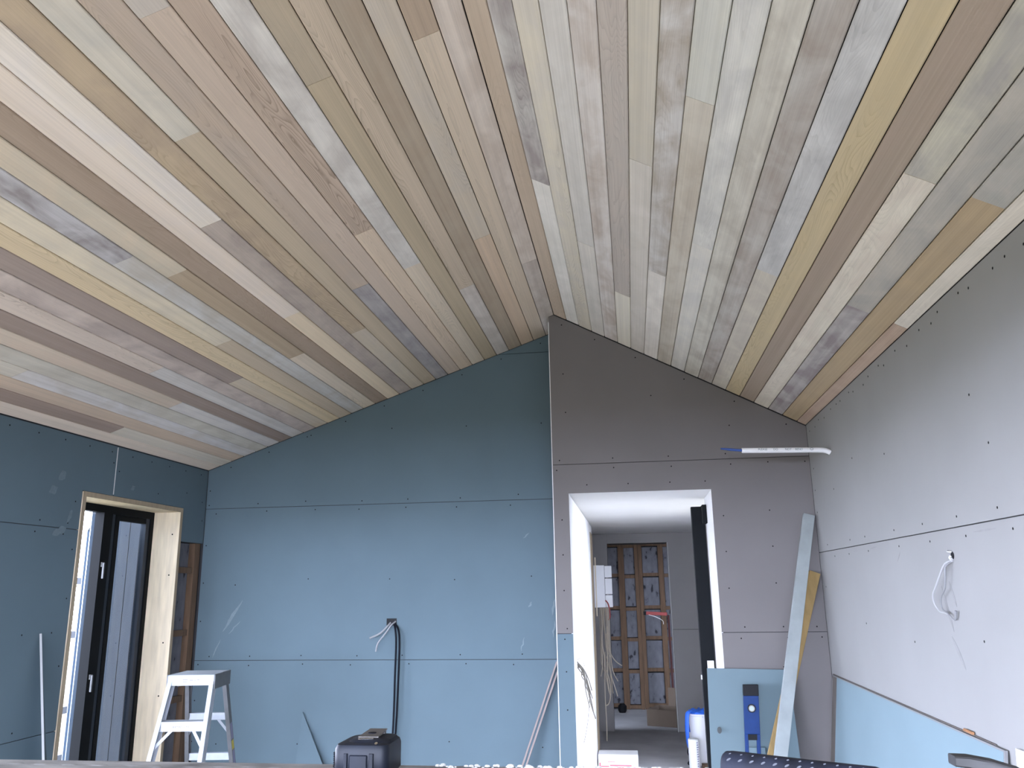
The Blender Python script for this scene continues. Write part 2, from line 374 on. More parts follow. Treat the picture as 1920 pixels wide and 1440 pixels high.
ROWS_R = [
 ([], [((0.517, 0.411, 0.315), (0.584, 0.479, 0.373), 0.4, 0.3)]),
 ([3.73], [((0.351, 0.305, 0.291), (0.614, 0.586, 0.543), 0.8, 0.8), ((0.814, 0.77, 0.716), (0.676, 0.646, 0.582), 0.7, 0.05)]),
 ([], [((0.695, 0.626, 0.511), (0.588, 0.543, 0.498), 0.5, 0.45)]),
 ([4.3], [((0.679, 0.641, 0.595), (0.566, 0.528, 0.479), 0.6, 0.05), ((0.703, 0.651, 0.591), (0.594, 0.561, 0.503), 0.7, 0.05)]),
 ([], [((0.502, 0.425, 0.364), (0.683, 0.633, 0.593), 0.9, 0.05)]),
 ([4.88], [((0.512, 0.444, 0.389), (0.465, 0.423, 0.382), 0.6, 0.35), ((0.773, 0.715, 0.61), (0.773, 0.715, 0.61), 0.4, 0.05)]),
 ([3.15], [((0.595, 0.535, 0.435), (0.515, 0.481, 0.428), 0.5, 0.15), ((0.665, 0.607, 0.545), (0.566, 0.521, 0.452), 0.6, 0.05)]),
 ([4.3], [((0.422, 0.366, 0.306), (0.629, 0.6, 0.572), 0.9, 0.3), ((0.822, 0.763, 0.689), (0.641, 0.587, 0.528), 0.7, 0.05)]),
 ([2.57], [((0.619, 0.596, 0.521), (0.538, 0.532, 0.495), 0.6, 0.05), ((0.485, 0.423, 0.343), (0.608, 0.557, 0.474), 0.8, 0.05)]),
 ([3.73], [((0.694, 0.668, 0.611), (0.527, 0.507, 0.479), 0.8, 0.25), ((0.713, 0.669, 0.594), (0.576, 0.551, 0.518), 0.7, 0.05)]),
 ([], [((0.471, 0.43, 0.366), (0.633, 0.599, 0.522), 0.9, 0.05)]),
 ([], [((0.374, 0.319, 0.274), (0.51, 0.48, 0.436), 0.95, 0.05)]),
 ([3.73], [((0.593, 0.576, 0.555), (0.406, 0.394, 0.38), 0.8, 0.35), ((0.621, 0.566, 0.469), (0.479, 0.424, 0.37), 0.7, 0.15)]),
 ([], [((0.555, 0.445, 0.276), (0.491, 0.408, 0.277), 0.4, 0.7)]),
 ([], [((0.362, 0.282, 0.219), (0.334, 0.276, 0.206), 0.4, 0.05)]),
 ([2.57], [((0.556, 0.52, 0.416), (0.365, 0.338, 0.307), 0.9, 0.05), ((0.716, 0.651, 0.542), (0.61, 0.53, 0.445), 0.7, 0.3)]),
 ([3.73], [((0.477, 0.435, 0.373), (0.359, 0.34, 0.306), 0.9, 0.05), ((0.295, 0.249, 0.244), (0.479, 0.449, 0.423), 0.9, 0.1)]),
 ([2.57], [((0.479, 0.442, 0.392), (0.353, 0.346, 0.311), 0.9, 0.05), ((0.455, 0.345, 0.216), (0.394, 0.306, 0.205), 0.5, 0.05)]),
 ([3.73], [((0.737, 0.671, 0.578), (0.62, 0.573, 0.49), 0.6, 0.15), ((0.45, 0.328, 0.248), (0.563, 0.437, 0.342), 0.5, 0.1)]),
]
for side, rows, ye in (('L', ROWS_L, YL-.004), ('R', ROWS_R, YR-.004)):
    for k, (js, ps) in enumerate(rows):
        ys = [YB] + js + [ye]
        for (a, c), (col, st, am, gr) in zip(zip(ys, ys[1:]), ps): board(side, k, a+.0008, c-.0008, col, st, am, gr)
# ------------------------------------------------------------------ walls
def screws(parent, pts, axis, face, sgn):
    """all the dark screw heads of one wall, far too small to pick apart, as one part"""
    b = MB()
    for p, q in pts:
        if axis == 'y': b.cyl((p, face, q), (p, face+sgn*.0008, q), .0052, n=6)
        else: b.cyl((face, p, q), (face+sgn*.0008, p, q), .0052, n=6)
    o = b.done('screw_heads', SCREW, parent); o['kind'] = 'stuff'; return o
def sheet_y(parent, poly, y, m, gap=.002, th=.010):
    return MB().poly([(x, y, z) for x, z in poly], (0, th, 0)).done('plasterboard_sheet', m, parent)
def sheet_x(parent, poly, x, m, sgn, th=.010):
    return MB().poly([(x, y, z) for y, z in poly], (sgn*th, 0, 0)).done('plasterboard_sheet', m, parent)
def rect(a, b, c, d, g=.0022): return [(a+g, c+g), (b-g, c+g), (b-g, d-g), (a+g, d-g)]

# far gable of aqua board
gp = under_roof([(XL-.25, 0), (SX+.03, 0), (SX+.03, 6), (XL-.25, 6)], -.05)
wf = MB().poly([(x, YL+.011, z) for x, z in gp], (0, .18, 0)).done('wall_far', DARK)
tag(wf, 'far gable wall lined with horizontal blue-green plasterboard sheets', 'wall', kind='structure')
for z0, z1 in ((0, 1.2), (1.2, 2.4), (2.4, 3.604), (3.604, 5)):
    p = under_roof(rect(XL+.002, SX+.03, z0, z1))
    sheet_y(wf, p, YL, AQUA)
pts = []
for z in (1.165, 1.235, 2.365, 2.435):
    for i in range(8): pts.append((-3.42+i*.42+random.uniform(-.05, .05), z+random.uniform(-.008, .008)))
for z in (.6, 1.8, 3.0):
    for i in range(5): pts.append((-3.2+i*.62+random.uniform(-.08, .08), z+random.uniform(-.02, .02)))
for i in range(9):
    x = -3.3+i*.33; pts.append((x, roof(x)-.05))
for z in (.3, .6, .9, 1.5, 1.8, 2.1, 2.55): pts.append((XL+.03, z))
screws(wf, [p for p in pts if p[1] < roof(p[0])-.03 and p[0] < SX], 'y', YL, -1)
sc = MB()                                         # smears of plaster dust on the far gable
def smear(b, pts, wdt, y):
    L_, R_ = [], []
    for i, (x, z) in enumerate(pts):
        j = min(i+1, len(pts)-1); h = max(i-1, 0); d = Vector((pts[j][0]-pts[h][0], pts[j][1]-pts[h][1])).normalized()
        ww = wdt*math.sin(math.pi*(i+.4)/(len(pts)-.2)); L_.append((x-d.y*ww, y, z+d.x*ww)); R_.append((x+d.y*ww, y, z-d.x*ww))
    b.poly(L_+R_[::-1], (0, .0006, 0))
for (x0, z0, x1, z1, wd) in ((-3.27, 1.42, -3.14, 1.62, .012), (-3.24, 1.50, -3.12, 1.66, .008), (-3.34, 1.22, -3.29, 1.36, .006), (-3.22, 1.40, -3.13, 1.50, .005),
                             (-.62, 1.52, -.59, 1.66, .010), (-.80, 1.58, -.77, 1.62, .008), (-.62, 1.36, -.60, 1.48, .007), (-.86, 1.26, -.84, 1.36, .005), (-.83, 2.1, -.78, 2.14, .005)):
    m_ = [(x0+(x1-x0)*i/6+random.uniform(-.006, .006), z0+(z1-z0)*i/6) for i in range(7)]
    smear(sc, m_, wd, YL-.0008-.0007*len(sc.bm.verts)/14)
o = sc.done('plaster_smears', SCUFF, wf); o['kind'] = 'stuff'

# nearer gable of grey board with the passage opening
b = MB()
for p in ([(SX+.001, 0), (DX0-.012, 0), (DX0-.012, 5), (SX+.001, 5)], [(DX1+.012, 0), (XR+.2, 0), (XR+.2, 5), (DX1+.012, 5)], [(DX0-.012, DZ+.012), (DX1+.012, DZ+.012), (DX1+.012, 5), (DX0-.012, 5)]):
    b.poly([(x, YR+.011, z) for x, z in under_roof(p, -.05)], (0, .16, 0))
b.box(SX+.001, SX+.10, YR+.1, YL+.1, 0, 3.70)
wg = b.done('wall_gable', DARK); tag(wg, 'grey plasterboard gable wall around the tall passage opening', 'wall', kind='structure')
sheet_y(wg, rect(SX, DX0+.002, 0, 1.405), YR, AQUA)
sheet_y(wg, rect(DX1-.002, XR, 0, 1.405), YR, GREY)
z0, z1, gq = 1.4072, 2.6028, .0
sheet_y(wg, [(SX, z0), (DX0, z0), (DX0, DZ), (DX1, DZ), (DX1, z0), (XR-.002, z0), (XR-.002, z1), (SX, z1)], YR, GREY)
sheet_y(wg, under_roof([(SX, 2.6072), (XR-.002, 2.6072), (XR-.002, 5), (SX, 5)], .008), YR, GREY)
box('corner_bead', (SX-.004, SX+.001, YR-.002, YR+.09, 0, 3.72), FILL, wg)
pts = []
for z in (1.37, 1.44, 2.57, 2.64):
    for x in (-.50, .72, 1.0, 1.25, -.1, .3): 
        if not (DX0-.02 < x < DX1+.02) or z > 2.45: pts.append((x+random.uniform(-.03, .03), z+random.uniform(-.006, .006)))
for z in (1.7, 1.95, 2.2, .9, 1.15): pts += [(-.49, z), (.66, z), (.98, z+.03)]
for x in (-.45, -.2, .1, .45, .8, 1.15): pts.append((x, roof(x)-.06))
for x in (-.3, .0, .3, .55): pts.append((x, 2.45))
for x, z in ((-.45, 3.3), (-.44, 3.0), (.2, 3.1), (.75, 2.85)): pts.append((x, z))
screws(wg, pts, 'y', YR, -1)

# left wall with the tall window, the unlined strip beside it and the wide opening nearer the camera
LO = (-0.75, 3.85, 2.15)
WY0, WY1, WZ = 4.84, 6.06, 2.375
b = MB(); XB = XL-.22
b.box(XB, XL-.011, YB-.2, LO[0], 0, ZL+.1); b.box(XB, XL-.011, LO[0], LO[1], LO[2], ZL+.1); b.box(XB, XL-.011, LO[1], WY0, 0, ZL+.1)
b.box(XB, XL-.011, WY0, WY1, WZ, ZL+.1); b.box(XB, XL-.011, WY1, YL+.2, 2.117, ZL+.1); b.box(XB, XL-.10, WY1, YL+.2, 0, 2.117)
wl = b.done('wall_left', DARK); tag(wl, 'left wall lined with blue-green plasterboard around the window', 'wall', kind='structure')
def sx(poly, m=AQUA): return sheet_x(wl, poly, XL, m, -1)
sx(rect(LO[1], WY0, 0, .925)); sx(rect(LO[1], WY0, .925, 2.125))
sx([(LO[1], 2.1272), (WY0-.002, 2.1272), (WY0-.002, WZ+.002), (5.157, WZ+.002), (5.157, ZL-.005), (LO[1], ZL-.005)])
sx([(5.163, WZ+.002), (WY1+.003, WZ+.002), (WY1+.003, 2.118), (YL-.002, 2.118), (YL-.002, ZL-.005), (5.163, ZL-.005)])
sx(rect(YB, LO[0], 0, ZL-.004)); sx(rect(LO[0], LO[1], LO[2], ZL-.004))
box('joint_filler', (XL-.006, XL+.0006, 5.1555, 5.1645, WZ+.01, ZL-.01), FILL, wl)
pts = []
for y in (4.1, 4.45, 4.7): pts += [(y, 2.09), (y+.03, 2.16), (y, 1.5), (y+.02, .97)]
for i in range(11): pts.append((3.9+i*.24, ZL-.05))
for y, z in ((5.13, 2.6), (5.2, 2.55), (5.7, 2.45), (6.1, 2.5), (6.35, 2.45), (6.37, 2.3), (4.78, 2.3), (4.8, 2.0), (4.8, 1.7), (4.8, 1.3)): pts.append((y, z))
screws(wl, pts, 'x', XL, 1)
sc = MB()
for (y0, z0, y1, z1, wd) in ((4.60, 2.42, 4.66, 2.47, .022), (4.53, 2.33, 4.60, 2.37, .02), (4.72, 2.16, 4.76, 2.24, .018), (4.60, 2.08, 4.72, 2.13, .02), (5.35, 2.44, 5.4, 2.47, .012)):
    L_, R_ = [], []
    for i in range(7):
        t = i/6; ww = wd*math.sin(math.pi*(i+.4)/6.8)*(1+.4*random.uniform(-1, 1)); L_.append((XL+.0004, y0+(y1-y0)*t-ww*.6, z0+(z1-z0)*t+ww)); R_.append((XL+.0004, y0+(y1-y0)*t+ww*.6, z0+(z1-z0)*t-ww))
    sc.poly(L_+R_[::-1], (.0005, 0, 0))
SCUFF2 = mat('faint_smear', (.135, .178, .198), .95, var=.12, scale=30)
o = sc.done('plaster_smears', SCUFF2, wl); o['kind'] = 'stuff'
# unlined strip: pad, stud, noggings
pad = box('insulation_pad', (XL-.099, XL-.06, WY1+.004, 6.31, .002, 2.112), PAD, wl)
box('framing_stud', (XL-.098, XL-.012, 6.315, 6.395, .002, 2.114), STUD, wl)
for z in (.40, .93, 1.42, 1.90): box('nogging', (XL-.058, XL-.020, WY1+.004, 6.312, z-.0225, z+.0225), STUD, wl)
# right wall
b = MB().box(XR+.011, XR+.2, YB-.2, YR+.2, 0, ZR+.12); wr = b.done('wall_right', DARK)
tag(wr, 'right wall of pale lilac-grey plasterboard with one long joint', 'wall', kind='structure')
for z0, z1 in ((0, .729), (.729, 1.929), (1.929, ZR+.0005)): sheet_x(wr, [(YB, z0+.0024), (YR-.003, z0+.0024), (YR-.003, z1-.0024), (YB, z1-.0024)], XR, LILAC, 1)
pts = []
for i in range(26):
    y = 2.3+i*.15; pts.append((y+random.uniform(-.05, .05), ZR-.05+random.uniform(-.02, .012)))
for i in range(9): y = 2.2+i*.43; pts += [(y+random.uniform(-.1, .1), 1.97), (y+random.uniform(-.1, .1), 1.89)]
for y, z in ((3.2, 2.4), (4.3, 2.35), (5.4, 2.3), (5.9, 2.5), (5.93, 2.2), (5.9, 1.7), (5.0, 1.5), (4.2, 1.45), (3.4, 1.5), (5.92, 2.35), (3.1, 2.2), (4.9, 2.42)): pts.append((y, z))
screws(wr, pts, 'x', XR, -1)
sc = MB()
for (y0, z0, y1, z1, wd) in ((4.25, 1.86, 4.3, 1.82, .018), (4.62, 1.905, 4.75, 1.90, .008), (5.0, 1.90, 5.1, 1.90, .006), (3.15, 1.90, 3.35, 1.90, .008), (3.76, 1.70, 3.69, 1.52, .012), (3.72, 1.50, 3.62, 1.38, .012), (3.67, 1.72, 3.62, 1.62, .01)):
    L_, R_ = [], []
    for i in range(7):
        t = i/6; ww = wd*math.sin(math.pi*(i+.4)/6.8); L_.append((XR-.0004, y0+(y1-y0)*t-ww, z0+(z1-z0)*t+ww*.5)); R_.append((XR-.0004, y0+(y1-y0)*t+ww, z0+(z1-z0)*t-ww*.5))
    sc.poly(L_+R_[::-1], (-.0005, 0, 0))
SCUFF3 = mat('faint_grey_mark', (.245, .24, .236), .95, var=.08, scale=30)
o = sc.done('grey_marks', SCUFF3, wr); o['kind'] = 'stuff'
# rear wall behind the camera, with the wide open doorway to the deck
RO = (-3.2, 1.1, 2.4)
b = MB().box(XL-.22, RO[0], YB-.2, YB, 0, 2.4).box(RO[1], XR+.2, YB-.2, YB, 0, 2.4)
b.poly([(x, YB-.2, z) for x, z in under_roof([(XL-.22, RO[2]), (XR+.2, RO[2]), (XR+.2, 5), (XL-.22, 5)], -.02)], (0, .2, 0))
wb = b.done('wall_rear', LILAC); tag(wb, 'rear wall behind the photographer with a wide open doorway', 'wall', kind='structure')
# ------------------------------------------------------------------ passage, end wall, store room behind
CY1 = 10.8
wc = MB().box(SX+.012, DX0-.011, YR+.171, 9.42, 0, 2.6).box(-.75, DX0-.122, 9.42, CY1, 0, 2.6).done('wall_passage_left', DARK)
tag(wc, 'left wall of the passage, whitened in front as if brightly lit', 'wall', kind='structure')
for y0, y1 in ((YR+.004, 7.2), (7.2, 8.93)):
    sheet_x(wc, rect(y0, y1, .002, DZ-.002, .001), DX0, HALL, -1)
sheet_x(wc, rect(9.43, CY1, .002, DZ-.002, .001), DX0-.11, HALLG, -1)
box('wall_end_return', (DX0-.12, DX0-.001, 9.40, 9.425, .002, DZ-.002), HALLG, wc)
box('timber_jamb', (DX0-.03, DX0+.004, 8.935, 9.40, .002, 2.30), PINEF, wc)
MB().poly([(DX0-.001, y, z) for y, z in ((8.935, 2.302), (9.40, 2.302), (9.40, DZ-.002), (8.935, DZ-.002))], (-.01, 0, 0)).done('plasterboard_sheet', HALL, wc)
cc = MB().box(SX+.012, 1.05, YR+.012, 6.62, DZ+.001, DZ+.08).box(-.75, 1.05, 6.62, CY1+.1, DZ+.001, DZ+.08).done('ceiling_passage', HALL); tag(cc, 'flat ceiling of the passage, coloured white as if overlit', 'ceiling', kind='structure')
# right side: deep reveal, then glazed opening to daylight
wr2 = MB().box(DX1+.011, 1.05, YR+.171, 6.60, 0, DZ).box(.861, 1.05, 8.0, CY1+.1, 0, DZ).done('wall_passage_right', DARK)
tag(wr2, 'right side of the passage with its overlit-white reveal and daylight opening', 'wall', kind='structure')
sheet_x(wr2, rect(YR+.004, 6.60, .002, DZ-.002, .001), DX1, HALL, 1)
sheet_x(wr2, rect(8.01, CY1-.002, .002, DZ-.002, .001), .85, HALLG, 1)
we = MB()
EX0, EX1, EZ = -.31, .465, 2.268
for p in ([(-.62, 0), (EX0, 0), (EX0, DZ), (-.62, DZ)], [(EX1, 0), (1.05, 0), (1.05, DZ), (EX1, DZ)], [(EX0, EZ), (EX1, EZ), (EX1, DZ), (EX0, DZ)]):
    we.poly([(x, CY1+.011, z) for x, z in p], (0, .09, 0))
we = we.done('wall_passage_end', DARK); tag(we, 'grey end wall of the passage with a bare doorway', 'wall', kind='structure')
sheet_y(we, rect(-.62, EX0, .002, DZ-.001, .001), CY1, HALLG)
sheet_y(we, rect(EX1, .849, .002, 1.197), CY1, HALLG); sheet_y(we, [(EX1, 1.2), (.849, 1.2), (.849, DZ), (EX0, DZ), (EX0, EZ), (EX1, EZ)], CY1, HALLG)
box('board_edge', (EX1-.012, EX1-.001, CY1-.003, CY1+.10, .002, EZ), GYPSUM, we)
box('head_gap', (EX0+.02, EX1-.03, CY1-.002, CY1+.02, EZ-.018, EZ-.008), DARK, we)
# store room with open framing
ws = MB().box(-1.4, 1.6, 12.80, 13.0, 0, 2.6).box(-1.4, -1.2, 10.9, 12.8, 0, 2.6).box(1.4, 1.6, 10.9, 12.8, 0, 2.6).box(-1.4, 1.6, 10.9, 13.0, 2.45, 2.6).done('wall_store_room', DARK)
tag(ws, 'unlined timber frame wall with grey insulation beyond the end doorway', 'wall', kind='structure')
studs = [(-.21, -.125), (.035, .088), (.092, .148), (.388, .462), (-.66, -.58), (.80, .88)]
for a, c in studs: box('framing_stud', (a, c, 12.70, 12.79, .0, 2.44), STUD, ws)
xs = [(-1.19, -.66), (-.58, -.21), (-.125, .035), (.148, .388), (.462, .80), (.88, 1.39)]
for i, (a, c) in enumerate(xs):
    for j, z in enumerate((.045, .53, .976, 1.412, 1.882, 2.33)):
        zz = z + (.0, .012, -.01, .015, 0, 0)[i]
        box('nogging', (a+.001, c-.001, 12.702, 12.785, zz-.024, zz+.024), STUD, ws)
    for z0, z1 in ((.07, .50), (.56, .95), (1.0, 1.385), (1.44, 1.855), (1.91, 2.30)):
        box('insulation_pad', (a+.004, c-.004, 12.725+.01*(i % 2), 12.795, z0, z1), PAD, ws)

# ------------------------------------------------------------------ window_1: tall casement in a pine liner
win = thing('window_1', 'tall black window in a pale pine liner in the left wall', 'window', (XL, (WY0+WY1)/2, 0), kind='structure')
def wpart(name, b, m, bevel=0.0):
    o = box(name, b, m, win, bevel); o.matrix_parent_inverse = Matrix.Translation((-XL, -(WY0+WY1)/2, 0)); return o
LI = .033
wpart('liner_side', (XL-.215, XL+.004, WY0+.003, WY0+LI, .02, WZ-.003), PINE)
wpart('liner_side', (XL-.215, XL+.004, WY1-LI, WY1-.003, .02, WZ-.003), PINE)
wpart('liner_head', (XL-.215, XL+.004, WY0+LI, WY1-LI, WZ-LI, WZ-.003), PINE)
wpart('liner_sill', (XL-.215, XL+.004, WY0+LI, WY1-LI, .02, .05), PINE)
for y0, y1 in ((WY0+.001, WY0+LI+.001), (WY1-LI-.001, WY1-.001)): wpart('liner_edge', (XL+.0045, XL+.007, y0, y1, .02, WZ-.001), PINEF)
wpart('liner_edge', (XL+.0045, XL+.007, WY0+LI+.001, WY1-LI-.001, WZ-LI-.001, WZ-.001), PINEF)
for y, z in ((WY1-LI-.001, 2.17), (WY1-LI-.001, 1.86), (WY1-LI-.001, 1.36), (WY1-LI-.001, .98)):
    o = MB().cyl((XL-.05, y, z), (XL-.05, y-.001, z), .006, n=8).done('screw_head', SCREW, win); o.matrix_parent_inverse = Matrix.Translation((-XL, -(WY0+WY1)/2, 0))
F0, F1 = XL-.275, XL-.215
wpart('frame_head', (F0, F1, WY0+.03, WY1-.02, WZ-.085, WZ-.02), BLACKAL)
wpart('frame_jamb', (F0, F1, WY0+.03, WY0+.075, .03, WZ-.085), BLACKAL)
wpart('frame_jamb', (F0, F1, 5.985, WY1-.02, .03, WZ-.085), BLACKAL)
wpart('frame_sill', (F0, F1, WY0+.075, 5.985, .03, .09), BLACKAL)
wpart('mullion', (F0, F1+.01, 5.385, 5.485, .09, WZ-.085), BLACKAL)
# fixed casement right of the mullion
wpart('sash_stile', (F0+.005, F1-.01, 5.487, 5.545, .092, WZ-.088), GREYAL); wpart('sash_stile', (F0+.004, F1-.004, 5.547, 5.59, .092, WZ-.088), BLACKAL)  # grey strip: daylight on the black stile put into its colour
wpart('sash_stile', (F0+.005, F1-.01, 5.94, 5.983, .092, WZ-.088), GREYAL)
wpart('sash_rail', (F0+.005, F1-.012, 5.592, 5.938, WZ-.125, WZ-.088), BLACKAL); wpart('sash_rail', (F0+.005, F1-.012, 5.592, 5.938, .092, .14), BLACKAL)
wpart('glass_pane', (F0+.025, F0+.031, 5.592, 5.938, .14, WZ-.125), GLASS)
for z in (1.93, 1.18):
    h = wpart('window_latch', (F1+.010, F1+.022, 5.400, 5.425, z-.02, z+.012), ALUD)
    k = box('latch_lever', (F1+.022, F1+.034, 5.404, 5.416, z-.10, z+.008), ALUD, h); k.matrix_parent_inverse = h.matrix_parent_inverse.copy(); k.matrix_parent_inverse = Matrix.Translation((0, 0, 0))
# casement left of the mullion swung open outwards
def opensash(name, t0, t1, z0, z1, th, m):
    a = Vector((XL-.285, 5.40, 0)); d = Vector((XL-.64, 5.86, 0)) - a
    p, q = a+d*t0, a+d*t1
    o = MB().bar((p.x, p.y, (z0+z1)/2), (q.x, q.y, (z0+z1)/2), th, z1-z0).done(name, m, win); o.matrix_parent_inverse = Matrix.Translation((-XL, -(WY0+WY1)/2, 0)); return o
SASHAL = mat('sky_tinted_aluminium', (.055, .085, .125), .45)  # blue tint stands for sky reflected off the open sash
opensash('open_sash_stile', 0, .16, .1, 2.28, .04, SASHAL); opensash('open_sash_stile', .84, 1, .1, 2.28, .04, SASHAL)
opensash('open_sash_rail', .16, .84, 2.2, 2.28, .038, SASHAL); opensash('open_sash_rail', .16, .84, .1, .18, .038, SASHAL)
SKYPANE = mat('sky_tinted_pane', (.065, .098, .145), .3)  # opaque pane with the reflected sky put into its blue
opensash('open_sash_pane', .16, .84, .18, 2.2, .012, SKYPANE)

# outside: cladding of the next wing and a rail fence
cw = box('wall_outside_wing', (-4.95, XL-.225, 7.02, 7.25, -.3, 2.9), DARK); tag(cw, 'dark vertical boarded wing seen through the tall window', 'wall', kind='structure')
for i in range(9):
    x0 = -4.945+i*.134; box('cladding_board', (x0+.003, min(x0+.131, XL-.225), 7.0, 7.02, -.3, 2.9), CLAD, cw)
fe = thing('rail_fence', 'grey rail fence outside the tall window', 'fence', (-6, 9.3, -.3))
for z in (1.87, 1.31, .55, .08):
    o = box('rail', (-6.03, -5.98, 7.6, 11.6, z-.035, z+.035), GREYAL, fe); o.matrix_parent_inverse = Matrix.Translation((6, -9.3, .3))
for y in (7.65, 9.6, 11.55):
    o = box('post', (-6.12, -6.03, y-.045, y+.045, -.3, 2.0), GREYAL, fe); o.matrix_parent_inverse = Matrix.Translation((6, -9.3, .3))

# door_1: black aluminium door frame at the end of the passage reveal
dr = thing('door_1', 'black aluminium door frame at the right of the passage', 'door', (.53, 6.65, 0), kind='structure')
def at(o, p): o.matrix_parent_inverse = Matrix.Translation(p).inverted(); return o
P0 = (.53, 6.65, 0)
at(box('door_stile', (.482, .583, 6.612, 6.69, 0, 2.325), BLACKAL, dr), P0)
at(box('door_head', (.555, DX1-.001, 6.46, 6.598, 2.185, 2.325), BLACKAL, dr), P0)
la = at(box('latch_plate', (.474, .4815, 6.63, 6.655, 1.035, 1.065), WHITEP, dr), P0)

# ------------------------------------------------------------------ step ladder
lad = thing('step_ladder', 'aluminium step ladder standing in the corner beside the tall window', 'ladder', (-2.745, 5.12, 0), math.radians(8))
HT = 1.232
def leg(sxn, front):
    sgn = -1 if front else 1; xt = sxn*(.138 if front else .128); xb = sxn*(.200 if front else .190)
    yt = sgn*.115; yb_ = sgn*(.58 if front else .50)
    a = Vector((xb, yb_, 0)); c = Vector((xt, yt, HT-.03)); dpt = .062 if front else .045
    m = MB()
    # channel: web on the outer side, two flanges turned inwards
    d = (c-a).normalized(); out = Vector((sxn, 0, 0)); fw = d.cross(out).normalized()
    def pr(p, i, j): return p + out*i + fw*j
    h = dpt/2
    for (i0, i1, j0, j1) in ((-.002, .002, -h, h), (-.024, -.002, -h, -h+.003), (-.024, -.002, h-.003, h)):
        m.hexa([pr(a, i0, j0), pr(a, i1, j0), pr(a, i1, j1), pr(a, i0, j1), pr(c, i0, j0), pr(c, i1, j0), pr(c, i1, j1), pr(c, i0, j1)])
    o = m.done('leg', ALU if front else ALUD, lad)
    MB().box(xb-sxn*.012-.016, xb-sxn*.012+.016, yb_-.035, yb_+.035, 0, .03, bevel=.004).done('foot', SCREW, o)
    return o
for s in (-1, 1):
    leg(s, True); leg(s, False)
def at_z(front, z):
    t = z/(HT-.03); sgn = -1 if front else 1
    hw = (.200+(.138-.200)*t) if front else (.190+(.128-.190)*t)
    y = sgn*((.58+(.115-.58)*t) if front else (.50+(.115-.50)*t)); return hw, y
top = MB().box(-.142, .142, -.15, .15, HT-.006, HT, bevel=.002).box(-.142, .142, -.15, -.146, HT-.062, HT-.006).box(-.142, .142, .146, .15, HT-.05, HT-.006).done('top_platform', ALU, lad)
for s in (-1, 1):
    MB().box(s*.146-.004, s*.146+.004, -.148, -.004, HT-.085, HT+.001, bevel=.002).done('side_plate', ALUD, lad)
    MB().box(s*.140-.004, s*.140+.004, .012, .150, HT-.085, HT+.001, bevel=.002).done('side_plate', ALUD, lad)
for z in (.975, .715, .455, .195):
    hw, y = at_z(True, z)
    MB().box(-hw+.004, hw-.004, y-.032, y+.045, z-.004, z, bevel=.001).box(-hw+.004, hw-.004, y-.032, y-.028, z-.055, z-.004).done('step', ALU, lad)
    for s in (-1, 1):
        h2, y2 = at_z(True, z-.15)
        MB().bar((s*(hw-.085), y-.018, z-.05), (s*(h2-.008), y2-.018, z-.15), .018, .004, up=(0, 1, 0)).done('brace', ALU, lad)
for z in (.945, .69, .43, .18):
    hw, y = at_z(False, z)
    MB().box(-hw+.004, hw-.004, y-.016, y+.016, z-.022, z+.022, bevel=.002).done('rear_rail', ALU, lad)
    if z > .9:
        for s in (-1, 1):
            h2, y2 = at_z(False, z-.12); MB().bar((s*(hw-.075), y, z-.02), (s*(h2-.008), y2, z-.12), .016, .004, up=(0, 1, 0)).done('brace', ALU, lad)
STK = mat('sticker', (.80, .80, .78), .5); STP = mat('sticker_print', (.22, .22, .32), .6); STY = mat('yellow_sticker', (.55, .46, .05), .5)
o = MB().box(-.055, .06, -.1512, -.1502, HT-.044, HT-.016).done('sticker', STK, lad)
b = MB()
for x0, x1, z in ((-.05, -.018, .024), (-.05, -.02, .036), (-.008, .015, .028), (.02, .034, .03), (.038, .054, .026)): b.box(x0, x1, -.1518, -.1513, HT-z-.006, HT-z)
b.done('sticker_print', STP, o)
hw, y = at_z(True, .975)
o = MB().box(-.06, .055, y-.0332, y-.0322, .930, .962).done('sticker', STK, lad)
b = MB()
for i in range(9): b.box(-.055+i*.0115, -.055+i*.0115+random.uniform(.004, .010), y-.0338, y-.0333, .936+random.uniform(0, .008), .954-random.uniform(0, .006))
b.done('sticker_print', STP, o)
# coloured safety stickers low on the rear right leg
for z0, z1, mm in ((.80, .90, STP), (.735, .79, STY), (.60, .73, STP)):
    hw0, y0 = at_z(False, z0); hw1, y1 = at_z(False, z1)
    MB().bar((hw0+.0026, y0, z0), (hw1+.0026, y1, z1), .03, .0012, up=(1, 0, 0)).done('leg_sticker', mm, lad)

# ------------------------------------------------------------------ boards and timbers leaning about
def lean_x(name, poly, xface, m, label, cat, th=.010, off=.0, slope=.0, sgn=1, edge=None):
    """flat board leaning on an x = const wall; poly in (y, z); foot stands out by slope*(ztop-z)"""
    zt = max(z for _, z in poly); X = lambda z: xface + sgn*(.002+off+slope*(zt-z))
    b = MB().poly([(X(z), y, z) for y, z in poly], (sgn*th, 0, 0)); o = b.done(name, m); return tag(o, label, cat)
